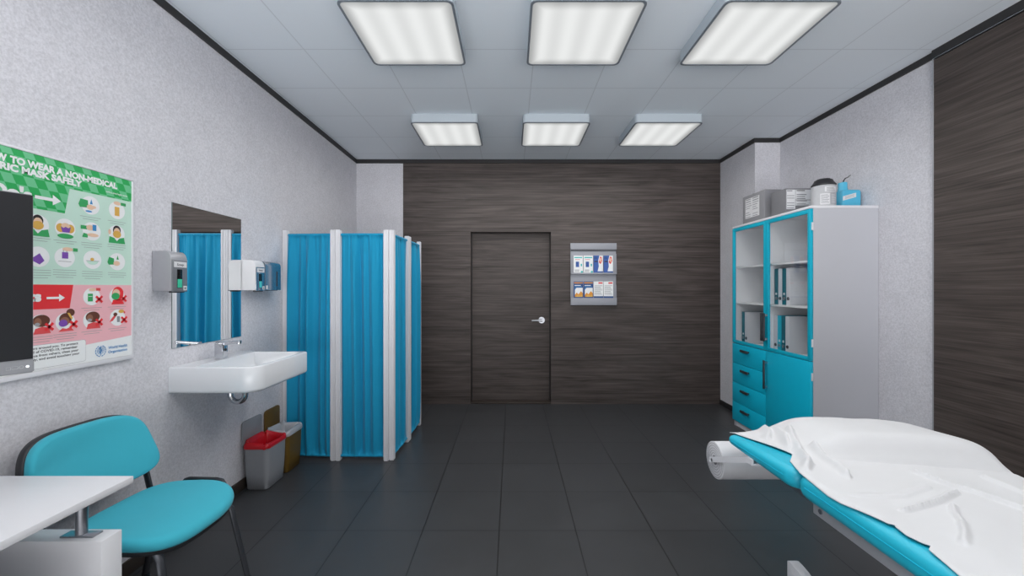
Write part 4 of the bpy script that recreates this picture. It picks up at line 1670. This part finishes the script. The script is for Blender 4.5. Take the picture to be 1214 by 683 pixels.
# ------------------------------------------------------------------ waste bins
def make_bin(y0, y1, label, body, liner, seed):
    x0, x1, hh = -1.888, -1.712, .312
    cx, cy = (x0 + x1) / 2, (y0 + y1) / 2
    hx, hy = (x1 - x0) / 2, (y1 - y0) / 2
    r = thing('waste_bin', label, 'waste bin', (cx, cy, 0), 'open bins under the washbasin')
    o = rrect(hx, hy, .035, 6)

    def ring(sc, z, ins=0):
        return [(cx + x * sc, cy + y * sc, z) for x, y in o(ins, 1)]
    b = B()
    rings = [ring(.86, .002, .004), ring(.88, .0005 + .006), ring(.945, .10), ring(.985, .20), ring(1.0, .285), ring(1.0, hh)]
    rings += [ring(1.0, hh, .005), ring(.985, .20, .006), ring(.90, .02, .006)]
    b.loft(rings)
    b.build('bin_body', body, r, angle=50)
    b = B()
    b.loft([ring(1.0, .283, -.0015), ring(1.0, .286, -.004), ring(1.0, .290, -.004), ring(1.0, .293, -.0015)], None, False)
    b.build('rim_band', 'bin_grey' if body == 'bin_grey' else 'liner_white', r)
    # lid standing open against the wall
    b = B()
    pts = [(y0 + .012, hh - .004), (y1 - .012, hh - .004)]
    for c0, a0 in ((y1 - .042, 0), (y0 + .042, 90)):
        for k in range(7):
            a = math.radians(a0 + 15 * k)
            pts.append((c0 + .030 * math.cos(a), .455 + .022 * math.sin(a)))
    b.prism(pts, 0, x0 - .016, x0 - .006, None, .002)
    b.build('lid', body, r)
    # liner bag folded over the rim
    rnd = random.Random(seed)
    N = len(o(0, 1))
    ph = [rnd.uniform(0, 6.28) for _ in range(6)]

    def wav(k, a):
        t_ = 2 * math.pi * k / N
        return a * (math.sin(5 * t_ + ph[0]) + .7 * math.sin(9 * t_ + ph[1]) + .5 * math.sin(14 * t_ + ph[2]))
    prof = [(-.006, .294, .003), (-.0065, .305, .001), (-.004, .320, .003), (.006, .334, .008), (.018, .328, .009), (.028, .305, .004), (.036, .26, .005), (.042, .18, .006), (.048, .10, .006)]
    rings = []
    for ins, z, am in prof:
        pts = o(ins, 1)
        rg = []
        for k, (x, y) in enumerate(pts):
            w = wav(k, am * .55)
            q = 1 + w / max(.05, math.hypot(x, y)) * (.4 if ins < 0 else 1)
            back = .010 * (-x / hx) * (1 if ins > 0.001 else 0)
            rg.append((cx + x * min(q, 1.0 if ins <= 0 else 1.05), cy + y * min(q, 1.0 if ins <= 0 else 1.05), z + wav(k + 5, am * .8) + back))
        rings.append(rg)
    b = B()
    b.loft(rings, None, False)
    last = rings[-1]
    b.faces(last, [tuple(range(len(last)))])
    b.build('bag', liner, r, angle=70)
    return r


make_bin(2.806, 3.050, 'grey open waste bin with a red bag under the washbasin', 'bin_grey', 'liner_red', 2)
make_bin(3.062, 3.282, 'olive brown open waste bin with a pale bag by the screen', 'bin_brown', 'liner_white', 5)


# ------------------------------------------------------------------ examination bed
BX0, BX1 = .978, 1.698
BZ = .790
YJ = 1.392


def make_bed():
    r = thing('examination_bed', 'teal padded examination bed with drooping headrest and metal frame', 'examination bed', ((BX0 + BX1) / 2, .9, 0))
    cx = (BX0 + BX1) / 2
    hx = (BX1 - BX0) / 2
    y0, y1 = -.22, YJ - .003
    cy, hy = (y0 + y1) / 2, (y1 - y0) / 2
    b = B()
    o = rrect(hx, hy, .045, 8)
    b.slab(lambda i, s_: [(cx + x, cy + y) for x, y in o(i, s_)], round_profile(BZ - .078, BZ, .030, 6))
    main = b.build('mattress_pad', 'teal_vinyl', r, angle=60)

    def seam(z, yr0, yr1, par, f=None):
        b = B()
        pts = [(BX0 - .0004, yr0 + (yr1 - yr0) * k / 24, z) for k in range(25)]
        if f:
            pts = [f(*p) for p in pts]
        b.tube(pts, .0016, 6)
        b.build('seam', 'teal_lam', par)
    seam(BZ - .034, y0 + .05, y1 - .05, main)
    # headrest, wedge shaped and drooping towards its far end
    h0, h1 = YJ + .003, 1.842
    cy2, hy2 = (h0 + h1) / 2, (h1 - h0) / 2

    def dh(x, y, z):
        t_ = (y - h0) / (h1 - h0)
        top = BZ - .030 * t_
        bot = (BZ - .080) + .008 * t_
        k = (z - (BZ - .078)) / .078
        return (x, y, bot + (top - bot) * k)
    o2 = rrect(hx, hy2, .05, 8)
    b = B()
    b.slab(lambda i, s_: [(cx + x, cy2 + y) for x, y in o2(i, s_)], round_profile(BZ - .078, BZ, .032, 6), dh)
    head = b.build('headrest_pad', 'teal_vinyl', r, angle=60)
    seam(BZ - .036, h0 + .05, h1 - .05, head, dh)
    # frame rails
    for x in (BX0 + .030, BX1 - .060):
        B().box(x, x + .030, -.18, YJ - .05, .672, .7115, .003).build('frame_rail', 'rail', r)
    for y in (-.18, .55, YJ - .09):
        B().box(BX0 + .060, BX1 - .060, y, y + .035, .675, .705).build('frame_crossbar', 'steel', r)
    for x in (BX0 + .045, BX1 - .070):
        b = B()
        b.prism([(YJ - .06, .690), (YJ + .18, .697), (YJ + .18, .712), (YJ - .06, .710)], 0, x, x + .022, None, .002)
        b.build('headrest_bracket', 'steel', r)
    for x in (BX0 + .034,):
        b = B()
        b.cyl((x - .008, YJ - .085, .695), (x, YJ - .085, .695), .008, 14)
        b.build('bolt', 'chrome', r)
    # paper roll holder arms
    for x in (BX0 - .006, BX1 - .006):
        b = B()
        b.prism([(1.975, .566), (1.975, .594), (1.655, .728), (1.625, .728), (1.625, .706), (1.655, .702)][::-1], 0, x, x + .008)
        b.box(min(x + .008, x - .05 * (x > 1.3) + .001), max(x, x + .06 * (x < 1.3)), 1.626, 1.655, .7035, .7105)
        b.build('roll_arm', 'white_paint', r)
    b = B()
    b.cyl((BX0 - .006, 1.950, .588), (BX1, 1.950, .588), .008, 14)
    b.build('roll_spindle', 'white_paint', r)
    # lifting base
    b = B()
    b.box(cx - .16, cx + .16, .25, 1.35, .10, .20, .02)
    b.box(cx - .20, cx + .20, .62, 1.02, .20, .56, .015)
    b.box(cx - .17, cx + .17, .55, 1.10, .56, .673, .01)
    b.build('base', 'white_paint', r)
    for yy in (1.62, .05):
        b = B()
        b.box(cx - .05, cx + .05, min(yy, .9) if yy < .9 else 1.3, max(yy, .3) if yy < .9 else yy + .1, .10, .16, .01)
        b.build('base_beam', 'white_paint', r)
    # feet with curved white covers
    for yy, s_ in ((1.80, 1), (-.10, -1)):
        for x in ((1.235,) if s_ > 0 else (1.10, 1.53)):
            b = B()
            pr = [(yy, .03), (yy, .200), (yy - .012 * s_, .207), (yy - .035 * s_, .204)]
            for k in range(1, 7):
                a = math.radians(90 * k / 6)
                pr.append((yy - (.035 + .145 * math.sin(a)) * s_, .204 - .105 * (1 - math.cos(a))))
            pr += [(yy - .18 * s_, .03)]
            b.prism(pr, 0, x, x + .045, None, .004)
            ft = b.build('foot_cover', 'white_paint', r)
            b = B()
            b.cyl((x + .022, yy - .06 * s_, .0), (x + .022, yy - .06 * s_, .03), .024, 20)
            b.build('rubber_foot', 'black_plastic', ft)
        b = B()
        b.box(*((1.235, 1.40) if s_ > 0 else (1.10, 1.575)), yy - .13 * s_ - .03, yy - .13 * s_ + .03, .10, .15, .008)
        b.build('foot_beam', 'white_paint', r)
    b = B()
    b.tube([(1.24, 1.74, .09), (1.215, 1.745, .10), (1.186, 1.75, .128)], [.008, .008, .011], 10)
    b.build('brake_lever', 'white_paint', r)
    return r


make_bed()

# paper roll
r = thing('paper_roll', 'large white paper roll held under the head end of the examination bed', 'paper roll', (1.3, 1.950, .50))
b = B()
rx0, rx1 = BX0 + .008, BX1 - .012
n_ = 48
ring = lambda x, rad: [(x, 1.950 + rad * math.cos(2 * math.pi * k / n_), .588 + rad * math.sin(2 * math.pi * k / n_)) for k in range(n_)]
b.loft([ring(rx0, .022), ring(rx0, .083), ring(rx0 + .002, .086), ring(rx1 - .002, .086), ring(rx1, .083), ring(rx1, .022), ring(rx0, .022)], None, False)
b.build('paper', 'roll', r, angle=50)
b = B()
for rad in (.032, .043, .054, .066, .077):
    b.loft([ring(rx0 - .0004, rad), ring(rx0 - .0004, rad + .0018)], 'roll_line', False)
b.tube([(rx0 + .06 + 0 * k, 1.950 + .0868 * math.cos(math.radians(150 + 5)), .588 + .0868 * math.sin(math.radians(155))) if k == 0 else (rx1 - .02, 1.950 + .0868 * math.cos(math.radians(155)), .588 + .0868 * math.sin(math.radians(155))) for k in range(2)], .0012, 6, 'roll_line')
b.build('roll_layers', None, r)
b = B()
b.loft([ring(rx0 + .001, .013), ring(rx0 + .001, .022), ring(rx1 - .001, .022), ring(rx1 - .001, .013), ring(rx0 + .001, .013)], None, False)
b.build('core', 'cardboard', r, angle=50)


# sheet lying over the bed and its pillow
EDGE = [(-.20, .985), (.50, .990), (.70, .985), (.879, .986), (.962, 1.000), (.975, 1.020), (.984, 1.008), (1.014, .998), (1.050, 1.004), (1.057, 1.012), (1.064, .999), (1.147, .984), (1.191, .977), (1.239, .976),
        (1.377, .988), (1.406, .996), (1.470, 1.020), (1.505, 1.050), (1.537, 1.075), (1.623, 1.055), (1.72, 1.028), (1.800, 1.008), (1.846, 1.003)]
CREASE = [([(1.364, 1.353), (1.374, 1.268), (1.424, 1.187), (1.443, 1.129), (1.48, 1.0)], .008, .010), ([(1.108, 1.129), (1.18, 1.15), (1.246, 1.172), (1.354, 1.219)], .007, .009),
          ([(1.262, 1.15), (1.225, 1.11), (1.203, 1.076), (1.15, 1.02), (1.106, .984)], .007, .009), ([(1.04, 1.21), (1.18, 1.205), (1.3, 1.25)], .010, .004), ([(1.56, 1.32), (1.55, 1.1), (1.60, .9)], .010, .008),
          ([(1.10, .80), (1.25, .9), (1.42, .95)], .012, .008), ([(1.2, .6), (1.3, .72), (1.5, .78)], .014, .008), ([(1.1, .4), (1.35, .45), (1.5, .6)], .016, .008),
          ([(1.02, 1.39), (1.07, 1.44), (1.10, 1.52), (1.14, 1.62), (1.18, 1.70)], .016, .020), ([(1.12, 1.335), (1.135, 1.38), (1.145, 1.44), (1.165, 1.54)], .010, .016),
          ([(1.09, 1.58), (1.13, 1.66), (1.16, 1.76)], .016, .016), ([(1.09, 1.70), (1.12, 1.74), (1.15, 1.82)], .014, .012)]


def interp(tab, y):
    for (a, va), (b_, vb) in zip(tab, tab[1:]):
        if y <= b_:
            return va + (vb - va) * max(0, (y - a)) / (b_ - a)
    return tab[-1][1]


def segdist(px, py, pl):
    """distance to a polyline and the side on which the point lies"""
    best, side = 9, 1
    for (ax, ay), (bx_, by_) in zip(pl, pl[1:]):
        dx, dy = bx_ - ax, by_ - ay
        t_ = max(0, min(1, ((px - ax) * dx + (py - ay) * dy) / (dx * dx + dy * dy)))
        e = math.hypot(px - ax - t_ * dx, py - ay - t_ * dy)
        if e < best:
            best, side = e, (1 if dx * (py - ay) - dy * (px - ax) > 0 else -1)
    return best, side


def sheet_z(x, y):
    z = BZ + .004
    if y > YJ:
        z -= .030 * (y - YJ) / .45
    # pillow underneath
    dx = (x - 1.44) / (.255 if x < 1.44 else .30)
    yy = y + .2 * (x - 1.44)
    dy = (yy - 1.64) / (.18 if yy < 1.64 else .17)
    z += .090 / (1 + abs(dx) ** 7) / (1 + abs(dy) ** (11 if dy < 0 else 5))
    # the cloth is pulled into a groove along the front of the pillow
    if abs(dx) < 1:
        z -= .007 * math.exp(-((dy + 1.24) / .05) ** 2) * (1 - dx * dx) ** .5
    for pl, w, a in CREASE:
        dd, sd = segdist(x, y, pl)
        ww = w * 1.5 if sd > 0 else w * .55
        if dd < ww * 3:
            z += 1.5 * a * math.exp(-(dd / ww) ** 2) * min(1, max(0, (x - interp(EDGE, y)) / .05))
    z += .0022 * math.sin(9 * x + 5 * y + 2 * math.sin(6 * y)) + .0014 * math.sin(23 * x - 13 * y + 1.5 * math.sin(17 * x)) + .0022
    return z


def sheet_pt(u, v):
    y = -.16 + (1.846 + .16) * v
    xl = interp(EDGE, y)
    xr = BX1 + .012
    s_ = u * 1.18
    if s_ <= 1:
        x = xl + (xr - xl) * s_
        z = sheet_z(x, y)
        dl = max(0.0, 1.004 - x)
        z -= 14 * dl * dl
        if x > xr - .03:
            z -= 9 * (x - xr + .03) ** 2
        # far end droops over the rounded head end
        e = max(0, y - 1.80)
        z -= 3.5 * e * e
        return (x, y, z)
    t_ = (s_ - 1) / .18
    x0_, z0_ = xr, sheet_z(xr, y) - .008
    return (x0_ + .012 * math.sin(t_ * 1.6) + .006 * math.sin(14 * y) * t_, y, z0_ - .115 * t_ - .012 * math.sin(8 * y) * t_)


b = B()
b.grid(sheet_pt, 200, 400)
sh = b.build('bed_sheet', 'sheet', None, angle=80, thick=.0025)
tag(sh, 'rumpled white sheet spread over the teal examination bed and its pillow', 'sheet')
